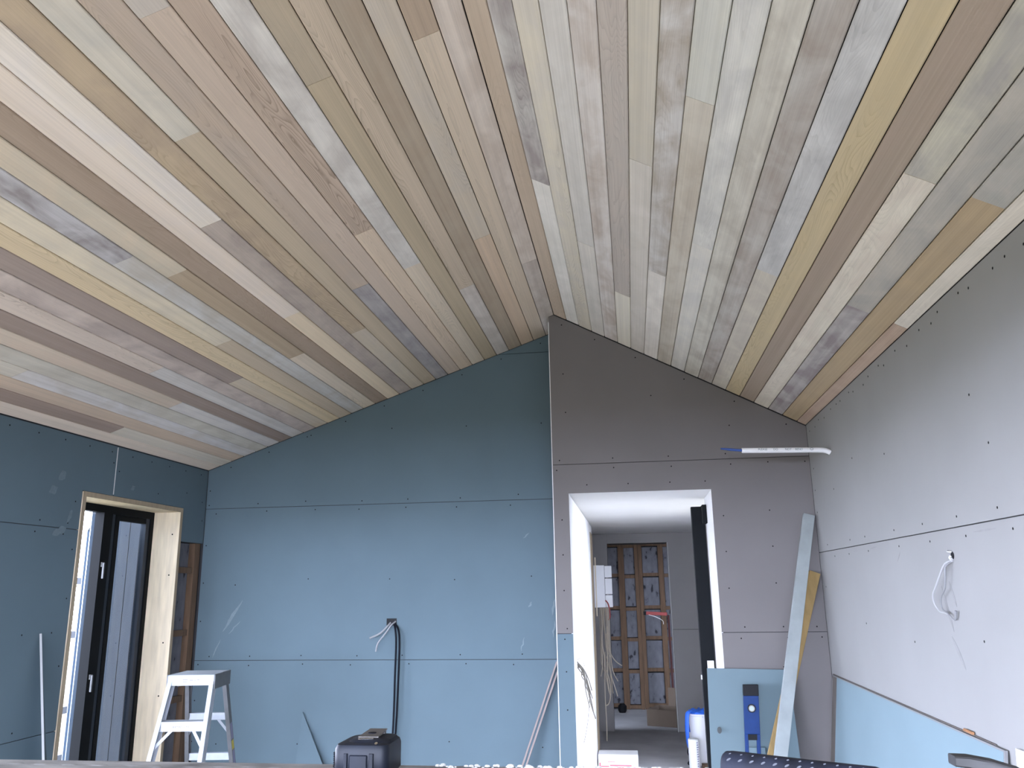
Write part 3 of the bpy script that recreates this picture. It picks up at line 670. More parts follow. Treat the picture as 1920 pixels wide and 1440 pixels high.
# offcut edge-on at the left wall: face sheet with a white cut edge
a = thing('plasterboard_offcut', 'tapering plasterboard offcut with a white cut edge leaning at the left wall', 'board', (XL+.2, 4.62, 0))
z0 = Vector((XL+.2, 4.62, 0))
def sub(o): o.matrix_parent_inverse = Matrix.Translation(-z0); return o
A1, A2, A3 = Vector((XL+.003, 4.592, 1.500)), Vector((XL+.36, 4.445, .0)), Vector((XL+.10, 4.83, .0))
nrm = (A2-A1).cross(A3-A1).normalized()
if nrm.x < 0: nrm = -nrm
A3b = A1+(A3-A1)*.42
sub(MB().poly([A1, A2, A3], nrm*.010).done('board_face', AQUA, a))
e = (A2-A1).normalized(); q = e.cross(nrm).normalized()
if q.y > 0: q = -q
sub(MB().poly([A1+q*.0006, A2+q*.0006, A2+q*.0006+nrm*.0125, A1+q*.0006+nrm*.0125], q*.0015).done('cut_edge', mat('cut_gypsum', (.36, .37, .37), .95), a))
# triangular offcut at the far gable
o = MB().poly([(-2.566, YL-.004, .82), (-2.62, YL-.10, .0), (-2.13, YL-.10, .0)], (0, -.010, 0)).done('plasterboard_triangle', AQUA)
tag(o, 'small pointed blue-green plasterboard offcut leaning on the far gable beside the ladder', 'board')
# thin battens leaning into the step between the gables
for i, (dx, mm) in enumerate(((0, BATTEN), (.024, BATTEN))):
    o = MB().bar((-1.03+dx*1.1, YL-.16, 0.006), (-.592+dx*.9, YL-.012, 1.185-.02*i), .012, .022, up=(0, 1, 0)).done('timber_batten', mm)
    tag(o, ('left' if i == 0 else 'right') + ' one of two thin pinkish battens leaning beside the passage corner', 'batten', 'thin battens leaning at the gable step')
# small sheet leaning on the grey gable right of the passage
def lean_y(name, poly, yface, slope, th, m, label, cat):
    zt = max(z for _, z in poly)
    o = MB().poly([(x, yface-.004-slope*(zt-z), z) for x, z in poly], (0, -th, 0)).done(name, m); return tag(o, label, cat)
lean_y('plasterboard_sheet_leaning', [(.430, .0), (1.03, .0), (1.00, 1.166), (.468, 1.176)], YR-.034, .10, .010, PALEG, 'blue-green plasterboard piece leaning below the passage opening, spirit level against it', 'board')
o = MB().cyl((.513, 5.8695, .80), (.513, 5.867, .80), .014, n=14).done('glue_spot', mat('glue', (.055, .062, .062), .8))
tag(o, 'grey oval glue spot on the leaning blue-green board', 'stain')
o.scale = (1, 1, 1.5); o.location = (0, -.0095, -.80*.5)
lean_y('plasterboard_scrap', [(.685, 0), (.815, 0), (.79, .70), (.69, .70)], 5.855, .05, .010, PALE, 'little pale plasterboard scrap standing behind the spirit level foot', 'board')
o = MB().box(.476, .518, 5.972, 5.998, .6, 1.222).done('white_strip', WHITEP); tag(o, 'white strip showing above the leaning blue-green board', 'strip')
# primed plank and yellow timber in the right corner
def lean_bar(name, a, c, wd, th, m, label, cat, up):
    o = MB().bar(a, c, wd, th, up=up, bevel=.002).done(name, m); return tag(o, label, cat)
lean_bar('primed_plank', (.600, 5.08, .004), (1.235, 5.965, 2.185), .076, .032, PRIMED, 'long pale primed plank leaning up into the right corner', 'plank', (0, 1, 0))
lean_bar('yellow_timber', (.545, 5.42, .004), (1.236, 5.972, 1.795), .074, .028, YELLOW, 'yellow-brown timber leaning behind the pale plank', 'timber', (0, 1, 0))
# big sheet leaning along the right wall
bs = thing('large_plasterboard_sheet', 'large pale blue plasterboard sheet leaning along the right wall', 'board', (XR-.15, 4.6, 0))
z0 = Vector((XR-.15, 4.6, 0)); TH = .0115
def XS(z): return XR-.006-.13*(1.14-z)
def bsheet(name, y0, y1, za, zb, off, th, m):
    return sub(MB().poly([(XS(z)-off, y, z) for y, z in ((y0, za), (y1, za), (y1, zb), (y0, zb))], (-th, 0, 0)).done(name, m, bs))
bsheet('sheet_core', 3.32, 5.915, .0, 1.137, .0, .010, SHEETEDGE)
bsheet('face_paper', 3.331, 5.79, .0, 1.131, .0102, .0006, PALE)
bsheet('paper_edge', 5.792, 5.90, .0, 1.131, .0102, .0008, BROWNP)
bsheet('sheet_back', 3.42, 5.945, .0, 1.141, -.0035, .003, BROWNP)
o = MB().cyl((XR-.010, 3.70, 1.147), (XR-.010, 3.615, 1.1465), .006, n=8).done('wooden_stick', mat('orange_stick', (.33, .16, .07), .6, var=.3, scale=60))
tag(o, 'short brown-tipped stick lying on the top edge of the large leaning sheet', 'stick')
b = MB().poly([(XR-.004-.08*(1.16-z), y, z) for y, z in ((2.2, 0), (3.20, 0), (3.235, 1.16), (2.2, 1.16))], (-.010, 0, 0)).done('plasterboard_sheet_white', WHITEP)
tag(b, 'white sheet leaning on the right wall beyond the large blue sheet', 'board')

# ------------------------------------------------------------------ spirit level
sl = thing('spirit_level', 'blue spirit level with black ends standing against the leaning board', 'level', (.70, 5.83, 0), 0)
z0 = Vector((.70, 5.83, 0))
BLUEL = mat('blue_level_body', (.006, .028, .115), .55, spec=.2, var=.1, scale=20); BLK = mat('black_plastic', (.006, .0065, .008), .6, spec=.2)
LW = .048
def lvl(x0, x1, y0, y1, za, zb, name, m, parent=None, bevel=.002):
    sh = lambda x, y, z: (x + .702 + .05*(z-.6), y + 5.768 + .055*(z-.6), z)
    o = MB().hexa([sh(x0, y0, za), sh(x1, y0, za), sh(x1, y1, za), sh(x0, y1, za), sh(x0, y0, zb), sh(x1, y0, zb), sh(x1, y1, zb), sh(x0, y1, zb)], bevel=bevel).done(name, m, parent or sl)
    if parent is None: sub(o)
    return o
lvl(-LW, LW, 0, .026, .0, .03, 'end_cap', BLK); 
lvl(-LW, -LW+.026, 0, .024, .03, .60, 'side_rail', BLUEL); lvl(LW-.026, LW, 0, .024, .03, .60, 'side_rail', BLUEL)
lvl(-LW, LW, 0, .024, .79, 1.02, 'body', BLUEL)
lvl(-LW, -LW+.022, 0, .024, .60, .79, 'side_rail', BLUEL); lvl(LW-.022, LW, 0, .024, .60, .79, 'side_rail', BLUEL)
lvl(-LW+.018, LW-.018, -.001, .025, .755, .79, 'handle_grip', BLK); lvl(-LW+.018, LW-.018, -.001, .025, .56, .585, 'handle_grip', BLK)
lvl(-LW-.001, LW+.001, -.002, .026, 1.02, 1.088, 'end_cap', BLK)
zc = .945; ctr = Vector((.702+.05*(zc-.6), 5.768+.055*(zc-.6), zc))
o = sub(MB().cyl(ctr+Vector((0, -.001, 0)), ctr+Vector((0, -.006, 0)), .026, n=24).done('vial_housing', BLK, sl))
o2 = sub(MB().cyl(ctr+Vector((0, -.0062, 0)), ctr+Vector((0, -.009, 0)), .0195, n=24).done('vial_ring', mat('vial_ring', (.24, .235, .21), .5), sl))
VIAL = mat('vial', (.35, .42, .40), .2)
sub(MB().cyl(ctr+Vector((0, -.0092, 0)), ctr+Vector((0, -.010, 0)), .014, n=24).done('vial', VIAL, sl))

# ------------------------------------------------------------------ cables, boxes, conduit
sk = thing('wall_box_cables', 'black wall box with two white and two black cables on the far gable', 'cable', (-1.878, YL, 1.48))
z0 = Vector((-1.878, YL, 1.48))
sub(MB().box(-1.918, -1.838, YL-.003, YL-.0005, 1.455, 1.508).done('box_opening', BLK, sk))
sub(MB().tube([(-1.885, YL-.004, 1.475), (-1.90, YL-.03, 1.452), (-1.95, YL-.06, 1.40), (-2.03, YL-.07, 1.365)], .0075).done('white_cable', CABLED, sk, True))
sub(MB().tube([(-1.845, YL-.004, 1.485), (-1.875, YL-.03, 1.455), (-1.91, YL-.05, 1.40), (-1.965, YL-.06, 1.33), (-1.985, YL-.05, 1.265)], .006).done('white_cable', CABLED, sk, True))
sub(MB().tube([(-1.855, YL-.004, 1.46), (-1.84, YL-.03, 1.43), (-1.828, YL-.04, 1.33), (-1.832, YL-.04, 1.1), (-1.838, YL-.045, .7), (-1.865, YL-.05, .35), (-1.90, YL-.08, .02)], .0075).done('black_cable', CABLEK, sk, True))
sub(MB().tube([(-1.848, YL-.004, 1.465), (-1.815, YL-.03, 1.42), (-1.800, YL-.045, 1.33), (-1.803, YL-.045, 1.1), (-1.815, YL-.05, .7), (-1.845, YL-.05, .35), (-1.87, YL-.09, .02)], .0075).done('black_cable', CABLEK, sk, True))
# wire outlet on the right wall
so = thing('wire_outlet', 'small hole with looping white wires in the right wall', 'wire', (XR, 3.6, 1.83))
z0 = Vector((XR, 3.6, 1.83))
sub(MB().cyl((XR-.0006, 3.587, 1.822), (XR-.0022, 3.587, 1.822), .015, n=12).done('hole', BLK, so))
sub(MB().tube([(XR-.002, 3.60, 1.822), (XR-.006, 3.605, 1.812), (XR-.004, 3.59, 1.806)], .006).done('torn_paper', GYPSUM, so))
sub(MB().tube([(XR-.003, 3.63, 1.842), (XR-.012, 3.605, 1.838), (XR-.003, 3.585, 1.836)], .003).done('torn_paper', GYPSUM, so))
sub(MB().tube([(XR-.003, 3.585, 1.80), (XR-.02, 3.63, 1.79), (XR-.03, 3.69, 1.735), (XR-.03, 3.74, 1.70), (XR-.03, 3.79, 1.665), (XR-.025, 3.80, 1.63), (XR-.02, 3.765, 1.60), (XR-.02, 3.71, 1.595), (XR-.02, 3.675, 1.59)], [.004, .004, .004, .0035, .003, .003, .003, .003, .002]).done('white_wire', mat('greyed_white_wire', (.36, .36, .36), .6), so, True))  # white wire given a mid grey
sub(MB().tube([(XR-.003, 3.59, 1.80), (XR-.025, 3.612, 1.78), (XR-.03, 3.62, 1.73), (XR-.025, 3.655, 1.69), (XR-.02, 3.72, 1.66), (XR-.02, 3.735, 1.63), (XR-.02, 3.72, 1.605), (XR-.015, 3.69, 1.595), (XR-.012, 3.64, 1.57), (XR-.012, 3.62, 1.575), (XR-.012, 3.605, 1.605)], [.004, .004, .004, .003, .003, .003, .003, .003, .0015, .005, .005]).done('grey_wire', mat('grey_wire', (.20, .20, .205), .7), so, True))
# white conduit poking out of the right wall
cd = thing('conduit', 'white conduit with printed words and a blue tip sticking out of the right wall', 'conduit', (XR, 5.37, 2.53))
z0 = Vector((XR, 5.37, 2.53)); CR = .0165
p0, p1 = Vector((.738, 5.37, 2.5625)), Vector((1.20, 5.37, 2.548))
sub(MB().tube([p0, p0.lerp(p1, .5), p1, (1.255, 5.37, 2.542), (1.283, 5.37, 2.528)], CR, n=14).done('white_pipe', WHITEP, cd, True))
sub(MB().tube([(.605, 5.37, 2.580), (.66, 5.37, 2.572), (.745, 5.37, 2.5625)], [.005, .009, .0085], n=10).done('blue_cable', BLUE, cd, True))
def text(s_, loc, size, xdir, parent):
    cu = bpy.data.curves.new('printed_words', 'FONT'); cu.body = s_; cu.size = size; cu.extrude = .0002; cu.align_y = 'CENTER'
    tmp = bpy.data.objects.new('printed_word', cu); C.objects.link(tmp); bpy.context.view_layer.update()
    me = bpy.data.meshes.new_from_object(tmp.evaluated_get(bpy.context.evaluated_depsgraph_get())); bpy.data.objects.remove(tmp)
    me.materials.clear(); o = link('printed_word', me, INK, parent)
    X = Vector(xdir).normalized(); Y = Vector((0, -.2, 1)); Y = (Y-X*Y.dot(X)).normalized(); Z = X.cross(Y)
    o.matrix_parent_inverse = Matrix.Translation(-z0)
    o.matrix_basis = Matrix(((X.x, Y.x, Z.x, loc[0]), (X.y, Y.y, Z.y, loc[1]), (X.z, Y.z, Z.z, loc[2]), (0, 0, 0, 1))); return o
dd = p1-p0
for s_, f0 in (('PLEASE', .215), ('DO', .42), ('NOT', .575), ('BEND', .71)):
    q = p0 + dd*f0
    text(s_, (q.x, q.y-CR-.0006, q.z+.003), .0185, dd, cd)
q = p0+dd*.93                                        # round smiling mark after the words
b = MB(); c0 = Vector((q.x, q.y-CR-.0006, q.z+.004))
ringp = lambda r, a: c0 + Vector((math.cos(a)*r*1.3, 0, math.sin(a)*r))
for i in range(18): a0, a1 = i/18*2*math.pi, (i+1)/18*2*math.pi; b.poly([ringp(.0085, a0), ringp(.0085, a1), ringp(.007, a1), ringp(.007, a0)], (0, -.0004, 0))
for i in range(6): a0, a1 = math.pi*(1.15+.7*i/6), math.pi*(1.15+.7*(i+1)/6); b.poly([ringp(.0055, a0), ringp(.0055, a1), ringp(.0042, a1), ringp(.0042, a0)], (0, -.0004, 0))
for s in (-1, 1): b.cyl(c0+Vector((s*.0035, 0, .002)), c0+Vector((s*.0035, -.0004, .002)), .0009, n=6)
sub(b.done('round_mark', INK, cd))

# ------------------------------------------------------------------ things in the passage
sb = thing('switchboard', 'white switchboard with hinged cover hanging open in the passage', 'switchboard', (DX0, 10.1, 1.7)); z0 = Vector((DX0, 10.1, 1.7))
XW = DX0-.11
sub(MB().box(XW, -.332, 9.98, 10.25, 1.49, 1.975, bevel=.004).done('cabinet', WHITEP, sb))
for za, zb in ((1.492, 1.630), (1.640, 1.822), (1.832, 1.968)): sub(MB().box(-.330, -.247, 10.02, 10.04, za, zb, bevel=.003).done('cover_section', WHITEP, sb))
sub(MB().box(-.332, -.318, 10.04, 10.06, 1.49, 1.97).done('cover_rail', GREYAL, sb))
sub(MB().box(-.432, -.420, 9.75, 9.77, 1.40, 2.06).done('mounting_strip', PINE, sb))
sub(MB().tube([(-.33, 9.97, 1.57), (-.30, 9.95, 1.53), (-.285, 9.95, 1.44), (-.29, 9.96, 1.37), (-.315, 9.97, 1.35)], .008).done('red_cable', RED, sb, True))
for i in range(11):
    x = -.40+i*.010; y = 9.93-.02*(i % 3); ln = random.uniform(.4, 1.05); dx = random.uniform(-.02, .05)
    p = [(x, y, 1.49), (x+random.uniform(-.012, .012), y-.02, 1.3), (x+random.uniform(-.015, .02), y-.03, 1.49-ln*.55), (x+dx, y-.03+random.uniform(-.03, .03), 1.49-ln*.85), (x+dx*2+random.uniform(-.02, .04), y-.02, 1.49-ln)]
    sub(MB().tube(p, .0055, n=6).done('loose_cable', CABLET, sb, True))
for p in ([(-.34, 9.9, 1.2), (-.30, 9.88, 1.0), (-.24, 9.87, .90), (-.17, 9.87, .85)], [(-.345, 9.9, .95), (-.30, 9.88, .75), (-.25, 9.88, .58), (-.235, 9.88, .52)], [(-.35, 9.9, .80), (-.31, 9.88, .62), (-.33, 9.88, .46), (-.375, 9.88, .42)], [(-.36, 9.9, 1.0), (-.375, 9.88, .6), (-.372, 9.88, .2), (-.375, 9.88, .05)]):
    sub(MB().tube(p, .0065, n=6).done('loose_cable', CABLET, sb, True))
wb_ = thing('wire_bundle', 'bundle of thin grey wires spilling from a hole in the bright passage wall', 'wire', (DX0, 6.35, 1.18)); z0 = Vector((DX0, 6.35, 1.18))
ends = [(-.36, 6.42, .86), (-.34, 6.45, .92), (-.335, 6.5, .80), (-.355, 6.43, .95), (-.37, 6.40, 1.0), (-.345, 6.5, .97), (-.395, 6.38, 1.06), (-.325, 6.52, .77)]
for i, e_ in enumerate(ends):
    s0 = Vector((DX0+.001, 6.33+.012*(i % 3), 1.19-.006*i)); e_ = Vector(e_)
    m1 = s0.lerp(e_, .3)+Vector((.02, -.01, .01+.01*(i % 2))); m2 = s0.lerp(e_, .65)+Vector((.008*(i % 3), 0, .02-.012*(i % 4)))
    sub(MB().tube([s0, m1, m2, e_], .0042, n=6).done('thin_wire', CABLEG, wb_, True))
sub(MB().tube([(-.362, 6.42, .98), (-.362, 6.42, .90), (-.375, 6.41, .78), (-.40, 6.40, .66), (-.412, 6.40, .62)], .0028, n=6).done('thin_wire', CABLEG, wb_, True))
sub(MB().tube([(DX0+.001, 6.34, 1.20), (-.415, 6.37, 1.21), (-.395, 6.39, 1.18), (-.388, 6.40, 1.15)], .002, n=6).done('thin_wire', CABLEG, wb_, True))

bk = thing('waste_bucket', 'tall white bucket with a blue bag over its rim in the passage', 'bucket', (.60, 8.98, 0)); z0 = Vector((.60, 8.98, 0))
def lathe(prof, c, n=28): return [[Vector((c[0]+r*math.cos(2*math.pi*k/n), c[1]+r*math.sin(2*math.pi*k/n), c[2]+z)) for k in range(n)] for r, z in prof]
sub(MB().rings(lathe(((.098, 0), (.102, .02), (.122, .455), (.130, .458), (.130, .475), (.121, .475), (.098, .03)), (.60, 8.98, 0))).done('pail', WHITEP, bk, True))
BLUEB = mat('blue_bag', (.02, .12, .55), .5, var=.2, scale=12)
b = MB().rings(lathe(((.112, .30), (.118, .46), (.124, .485), (.10, .505), (.05, .49), (.01, .45)), (.60, 8.98, 0), 24)); 
for v in b.bm.verts: v.co += Vector((random.uniform(-.008, .008), random.uniform(-.008, .008), random.uniform(-.014, .014) if v.co.z > .47 else 0))
sub(b.done('bag', BLUEB, bk, True))
sub(MB().tube([(.512, 8.90, .50), (.475, 8.87, .48), (.462, 8.865, .36), (.462, 8.87, .22), (.468, 8.88, .16)], [.02, .028, .028, .022, .012], flat=.5).done('blue_strap', BLUEB, bk, True))
sub(MB().tube([(.468, 8.88, .17), (.455, 8.88, .12), (.475, 8.88, .06), (.452, 8.88, .02), (.47, 8.86, .01)], .007, n=6).done('black_cord', CABLEK, bk, True))
ct = thing('white_tube', 'white printed tube standing before the bucket', 'tube', (.507, 8.72, 0)); z0 = Vector((.507, 8.72, 0))
sub(MB().cyl((.507, 8.72, 0), (.507, 8.72, .268), .052, n=24).done('tube_body', WHITEP, ct, True))
sub(MB().cyl((.507, 8.72, .268), (.507, 8.72, .276), .047, n=24).done('tube_rim', GYPSUM, ct))
b = MB()
for i in range(11):
    z = .03+i*.021; a0 = math.radians(-62); a1 = a0+math.radians(random.uniform(14, 32))
    R_ = .0525; f = lambda a: Vector((.507+R_*math.cos(a), 8.72+R_*math.sin(a), z))
    b.poly([f(a0), f((a0+a1)/2), f(a1), f(a1)+Vector((0, 0, .008)), f((a0+a1)/2)+Vector((0, 0, .008)), f(a0)+Vector((0, 0, .008))], (.0003, -.0006, 0))
sub(b.done('tube_print', STP, ct))
o = MB().box(.58, .73, 8.74, 8.82, 0, .035).done('timber_block', STUD); tag(o, 'brown timber block on the passage floor by the bucket', 'block')
wx = thing('white_carton', 'low white carton with faded red print on the passage floor', 'carton', (-.23, 8.8, 0)); z0 = Vector((-.23, 8.8, 0))
sub(MB().box(-.425, -.035, 8.70, 8.93, 0, .125, bevel=.004).done('carton', HALL, wx))
b = MB()
for x0, x1, za, zb in ((-.40, -.32, .012, .022), (-.31, -.10, .020, .032), (-.30, -.06, .004, .010), (-.33, -.26, .055, .06), (-.415, -.40, .01, .05)): b.box(x0, x1, 8.6985, 8.6998, za, zb)
sub(b.done('red_print', PINKR, wx))
cb_ = thing('cardboard_box', 'open brown cardboard box in the dark store room', 'box', (.36, 11.4, 0)); z0 = Vector((.36, 11.4, 0))
Q = Matrix.Rotation(math.radians(-22), 4, 'Z')
def cbx(x0, x1, y0, y1, za, zb, name):
    o = MB().box(x0, x1, y0, y1, za, zb).done(name, CARD, cb_); o.matrix_parent_inverse = Q.copy(); return o
cbx(-.20, .24, -.22, -.214, 0, .2, 'box_side'); cbx(-.20, .24, .214, .22, 0, .2, 'box_side'); cbx(-.20, -.194, -.214, .214, 0, .2, 'box_side'); cbx(.234, .24, -.214, .214, 0, .2, 'box_side'); cbx(-.194, .234, -.214, .214, 0, .006, 'box_base')
cbx(-.06, .24, .222, .228, .16, .42, 'box_flap')
o = MB().cyl((.405, 11.135, .10), (.405, 11.13, .10), .035, n=16).done('red_mark', RED, cb_); 
rd = thing('red_prop', 'red bar propped across the store room', 'prop', (.3, 12.3, 1.35)); z0 = Vector((.3, 12.3, 1.35))
sub(MB().bar((.165, 12.3, 1.353), (.46, 12.25, 1.338), .03, .045, bevel=.004).done('bar', RED, rd)); sub(MB().bar((.13, 12.305, 1.354), (.165, 12.3, 1.353), .04, .05).done('end_clamp', BLK, rd))
sub(MB().bar((.48, 12.25, .0), (.475, 12.25, 1.325), .03, .03, up=(0, 1, 0), bevel=.004).done('upright', REDD, rd)); sub(MB().tube([(.2, 12.28, 1.33), (.3, 12.27, 1.30), (.39, 12.26, 1.25), (.40, 12.25, 1.2)], .004).done('cord', CABLEW, rd))
o = MB().rings(lathe(((.045, 0), (.06, .03), (.06, .09), (.03, .12)), (-.235, 12.4, 0), 16)).done('black_can', BLK, None, True); tag(o, 'small black can on the store room floor', 'can')

# ------------------------------------------------------------------ foreground: plank, tape measure, hammer, bar
PZ = 1.5195
PLANK = mat('worn_plank_metal', (.25, .246, .24), .95, spec=.1, var=.45, scale=14, stretch=(1, 2.2, 1), bump=.15, bscale=60)
pk = thing('scaffold_plank', 'dusty metal scaffold plank across the bottom of the view', 'plank', (-.4, .88, PZ)); z0 = Vector((-.4, .88, PZ))
sub(MB().box(-1.75, .75, .66, 1.0, PZ-.045, PZ, bevel=.004).done('deck', PLANK, pk))
b = MB()
for i in range(62):
    for j in range(5):
        x = -1.6+i*.037+(j % 2)*.018+random.uniform(-.005, .005); y = .78+j*.048+random.uniform(-.004, .004); b.rings([[Vector((x+.011*math.cos(2*math.pi*k/8)*s_, y+.005*math.sin(2*math.pi*k/8)*s_, z)) for k in range(8)] for s_, z in ((1, PZ+.00003), (.75, PZ+.0004), (.3, PZ+.0006))])
o = sub(b.done('grip_bumps', PLANK, pk, True)); o['kind'] = 'stuff'
b = MB()
for i in range(380):
    x = random.uniform(-.235, .13); y = .998-.06*random.random()**1.5; r_ = random.uniform(.0008, .0026)
    if random.random() < .05: r_ *= 1.7
    n_ = 5; ph = random.random()*6; b.rings([[Vector((x+r_*q_*1.4*math.cos(2*math.pi*k/n_+ph), y+r_*q_*math.sin(2*math.pi*k/n_+ph), PZ+zz)) for k in range(n_)] for q_, zz in ((1, .0001), (.8, r_*.7), (.35, r_*.9))])
o = b.done('plaster_crumbs', GYPSUM); tag(o, 'white plaster crumbs scattered along the plank', 'crumbs', kind='stuff')
for i, x in enumerate((-1.45, .55)):
    tr = thing('trestle', ('left' if i == 0 else 'right') + ' metal trestle under the scaffold plank', 'trestle', (x, .88, 0), group='trestles under the plank'); z0 = Vector((x, .88, 0))
    sub(MB().box(x-.03, x+.03, .70, 1.06, PZ-.10, PZ-.046).done('head_rail', GREYAL, tr))
    for sx_ in (-1, 1):
        for sy in (-1, 1): sub(MB().bar((x+sx_*.28, .88+sy*.26, 0), (x+sx_*.02, .88+sy*.15, PZ-.10), .035, .035, up=(0, 1, 0)).done('leg', GREYAL, tr))
# tape measure lying on its side
TAPEB = mat('tape_case', (.006, .008, .013), .48, var=.4, scale=25, spec=.22); CHROME = mat('chrome', (.55, .56, .58), .18, metal=1.0); CLIPM = mat('belt_clip', (.085, .078, .07), .55, metal=.3)
tm = thing('tape_measure', 'scuffed black tape measure lying on the plank, metal clip on top', 'tape measure', (-.303, .93, PZ)); z0 = Vector((-.303, .93, PZ))
TY0 = .915
def rrect(x0, x1, y0, y1, r, z, n=5):
    o_ = []
    for cx, cy, a in ((x1-r, y1-r, 0), (x0+r, y1-r, 90), (x0+r, y0+r, 180), (x1-r, y0+r, 270)):
        for k in range(n+1): t = math.radians(a+90*k/n); o_.append(Vector((cx+r*math.cos(t), cy+r*math.sin(t), z)))
    return o_
X0, X1 = -.330, -.269; tz = PZ
sub(MB().rings([rrect(X0+.003, X1-.004, TY0, TY0+.057, .008, tz+.001), rrect(X0, X1, TY0-.003, TY0+.060, .010, tz+.006), rrect(X0, X1, TY0-.003, TY0+.060, .010, tz+.031), rrect(X0+.002, X1-.001, TY0-.001, TY0+.058, .010, tz+.0352), rrect(X0+.007, X1-.004, TY0+.004, TY0+.055, .010, tz+.0372)]).done('case', TAPEB, tm, True))
sub(MB().rings([rrect(X0+.010, X1-.0005, TY0+.002, TY0+.056, .012, tz+.0355), rrect(X0+.015, X1-.003, TY0+.006, TY0+.053, .012, tz+.0388), rrect(X0+.021, X1-.011, TY0+.012, TY0+.048, .012, tz+.0398)]).done('side_cover', TAPEB, tm, True))
sub(MB().rings([rrect(X0+.013, X0+.017, TY0-.0055, TY0-.002, .0015, tz+.002, 2), rrect(X0+.013, X0+.017, TY0-.0055, TY0-.002, .0015, tz+.0275, 2)]).done('front_rib', TAPEB, tm, True))
sub(MB().rings([rrect(X1-.020, X1-.015, TY0-.0055, TY0-.002, .0015, tz+.002, 2), rrect(X1-.020, X1-.015, TY0-.0055, TY0-.002, .0015, tz+.0275, 2)]).done('front_rib', TAPEB, tm, True))
sub(MB().box(X0+.019, X1-.022, TY0-.0048, TY0-.002, tz+.003, tz+.026, bevel=.001).done('front_panel', TAPEB, tm))
b = MB()
for i in range(11): b.box(X0-.0014, X0+.0002, TY0+.004, TY0+.030, tz+.006+i*.002, tz+.0072+i*.002)
sub(b.done('grip_ridges', CABLEK, tm))
sub(MB().tube([(X0+.024, TY0+.012, tz+.0392), (X0+.03, TY0+.0105, tz+.0396), (X1-.020, TY0+.0115, tz+.0397)], .0011, n=8).done('chrome_edge', CHROME, tm, True))
sub(MB().hexa([(X0+.022, TY0+.016, tz+.0403), (X1-.016, TY0+.016, tz+.0403), (X1-.016, TY0+.050, tz+.0436), (X0+.025, TY0+.050, tz+.0436), (X0+.022, TY0+.016, tz+.0413), (X1-.016, TY0+.016, tz+.0413), (X1-.016, TY0+.050, tz+.0446), (X0+.025, TY0+.050, tz+.0446)]).done('belt_clip', CLIPM, tm))
sub(MB().box(X0+.026, X1-.017, TY0+.044, TY0+.049, tz+.0395, tz+.0434).done('clip_root', CLIPM, tm))
c_ = Vector(((X0+X1)/2+.003, TY0+.030, tz+.0428)); sub(MB().cyl(c_, c_+Vector((0, .00, .0006)), .0045, n=14).done('clip_hole', CABLEK, tm))
sub(MB().cyl((X1-.014, TY0+.003, tz+.0352), (X1-.014, TY0+.0015, tz+.0372), .0018, n=10).done('case_screw', CHROME, tm))
# hammer with a dimpled rubber grip
GRIP = mat('grip_rubber', (.010, .012, .021), .65, spec=.25, var=.5, scale=30, bump=.15, bscale=120); STEEL = mat('worn_steel', (.034, .033, .033), .6, metal=.2, var=.35, scale=22)
hm = thing('hammer', 'claw hammer on the plank with dimpled black rubber grip', 'hammer', (.15, .9, PZ)); z0 = Vector((.15, .9, PZ))
ga, gb = Vector((.083, .925, PZ+.0170)), Vector((.226, .858, PZ+.0160)); gd = (gb-ga).normalized(); gs = Vector((-gd.y, gd.x, 0))
def ell(c, a, h, n=18): return [c + gs*(a*math.cos(2*math.pi*k/n)) + Vector((0, 0, h*math.sin(2*math.pi*k/n))) for k in range(n)]
sub(MB().rings([ell(ga, .011, .0125), ell(ga+gd*.003, .0135, .0152), ell(ga+gd*.010, .0145, .0160), ell(ga.lerp(gb, .5), .0140, .0150), ell(gb-gd*.012, .0130, .0148), ell(gb-gd*.002, .0100, .0120), ell(gb, .008, .009)]).done('rubber_grip', GRIP, hm, True))
DIMP = mat('grip_dimple', (.10, .105, .12), .85)
b = MB()
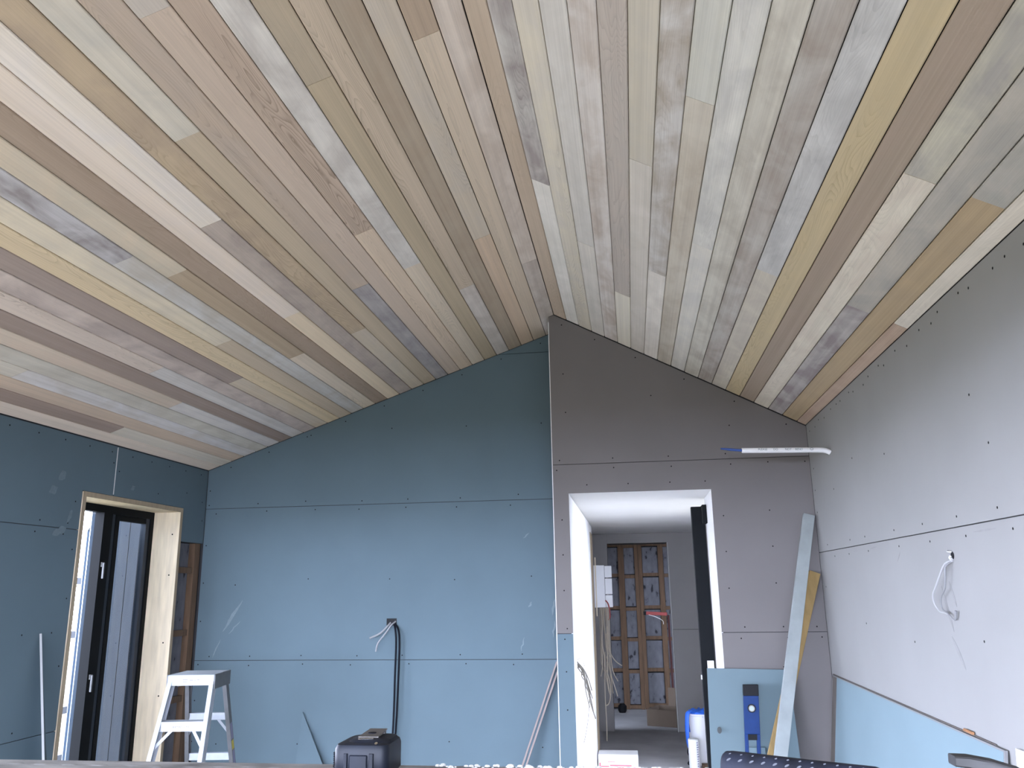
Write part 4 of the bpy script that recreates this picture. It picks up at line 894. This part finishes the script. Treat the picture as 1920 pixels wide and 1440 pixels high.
for row, (ang, n_) in enumerate(((38, 12), (64, 12))):
    for i in range(n_):
        f_ = .06+i*.073; c = ga.lerp(gb, f_); a_ = math.radians(180+ang) ; av, hv = (.0146+(.0131-.0146)*f_), (.0160+(.0148-.0160)*f_)
        nrm_ = (gs*math.cos(math.radians(180-ang))/av + Vector((0, 0, math.sin(math.radians(ang))/hv))).normalized()
        pt = c + gs*(av*math.cos(math.radians(180-ang))) + Vector((0, 0, hv*math.sin(math.radians(ang))))
        t2 = nrm_.cross(gd).normalized(); l_ = (gd*.8+t2*.5).normalized(); s2 = nrm_.cross(l_)
        q0 = (1.0, .5)[row]
        rg = lambda q, h: [pt + l_*(.0027*q0*q*math.cos(2*math.pi*k/10)) + s2*(.0010*q0*q*math.sin(2*math.pi*k/10)) + nrm_*h for k in range(10)]
        b.rings([rg(1, -.0004), rg(.8, .0005)])
o = sub(b.done('grip_dimples', DIMP, hm)); o['kind'] = 'stuff'
hc = ga+gd*.30
sub(MB().rings([ell(gb-gd*.004, .0085, .0085, 12), ell(hc, .0085, .0085, 12)]).done('handle_shaft', STEEL, hm, True))
hz = Vector((0, 0, .001))
sub(MB().rings([[hc+hz+gs*(-.045)+gd*(.011*math.cos(2*math.pi*k/16))+Vector((0, 0, .011*math.sin(2*math.pi*k/16))) for k in range(16)], [hc+hz+gs*(-.018)+gd*(.011*math.cos(2*math.pi*k/16))+Vector((0, 0, .011*math.sin(2*math.pi*k/16))) for k in range(16)],
           [hc+hz+gs*(-.012)+gd*(.010*math.cos(2*math.pi*k/16))+Vector((0, 0, .012*math.sin(2*math.pi*k/16))) for k in range(16)], [hc+hz+gs*.016+gd*(.010*math.cos(2*math.pi*k/16))+Vector((0, 0, .012*math.sin(2*math.pi*k/16))) for k in range(16)],
           [hc+hz+gs*.06+gd*(-.006+.005*math.cos(2*math.pi*k/16))+Vector((0, 0, .008*math.sin(2*math.pi*k/16))) for k in range(16)]]).done('head', STEEL, hm, True))
# dark steel pry bar end
pb = MB(); pa = [Vector(p) for p in ((.2363, .72, PZ+.0640), (.2475, .72, PZ+.0632), (.262, .717, PZ+.0605), (.278, .713, PZ+.0555), (.296, .708, PZ+.046), (.318, .70, PZ+.030), (.345, .694, PZ+.012), (.375, .69, PZ+.006), (.48, .688, PZ+.006))]
rg = []
for i, p in enumerate(pa):
    d = (pa[min(i+1, len(pa)-1)]-pa[max(i-1, 0)]).normalized(); sd = d.cross(Vector((0, 0, 1))).normalized(); u_ = sd.cross(d); hh = .0036+.0005*min(i, 3)
    rg.append([p+sd*.008*ca+u_*hh*sa for ca, sa in ((-1, -.7), (-.85, -1), (.85, -1), (1, -.7), (1, .7), (.85, 1), (-.85, 1), (-1, .7))])
o = pb.rings(rg).done('pry_bar', STEEL, None, True); tag(o, 'flat curved end of a dark steel pry bar rising from the plank', 'pry bar')
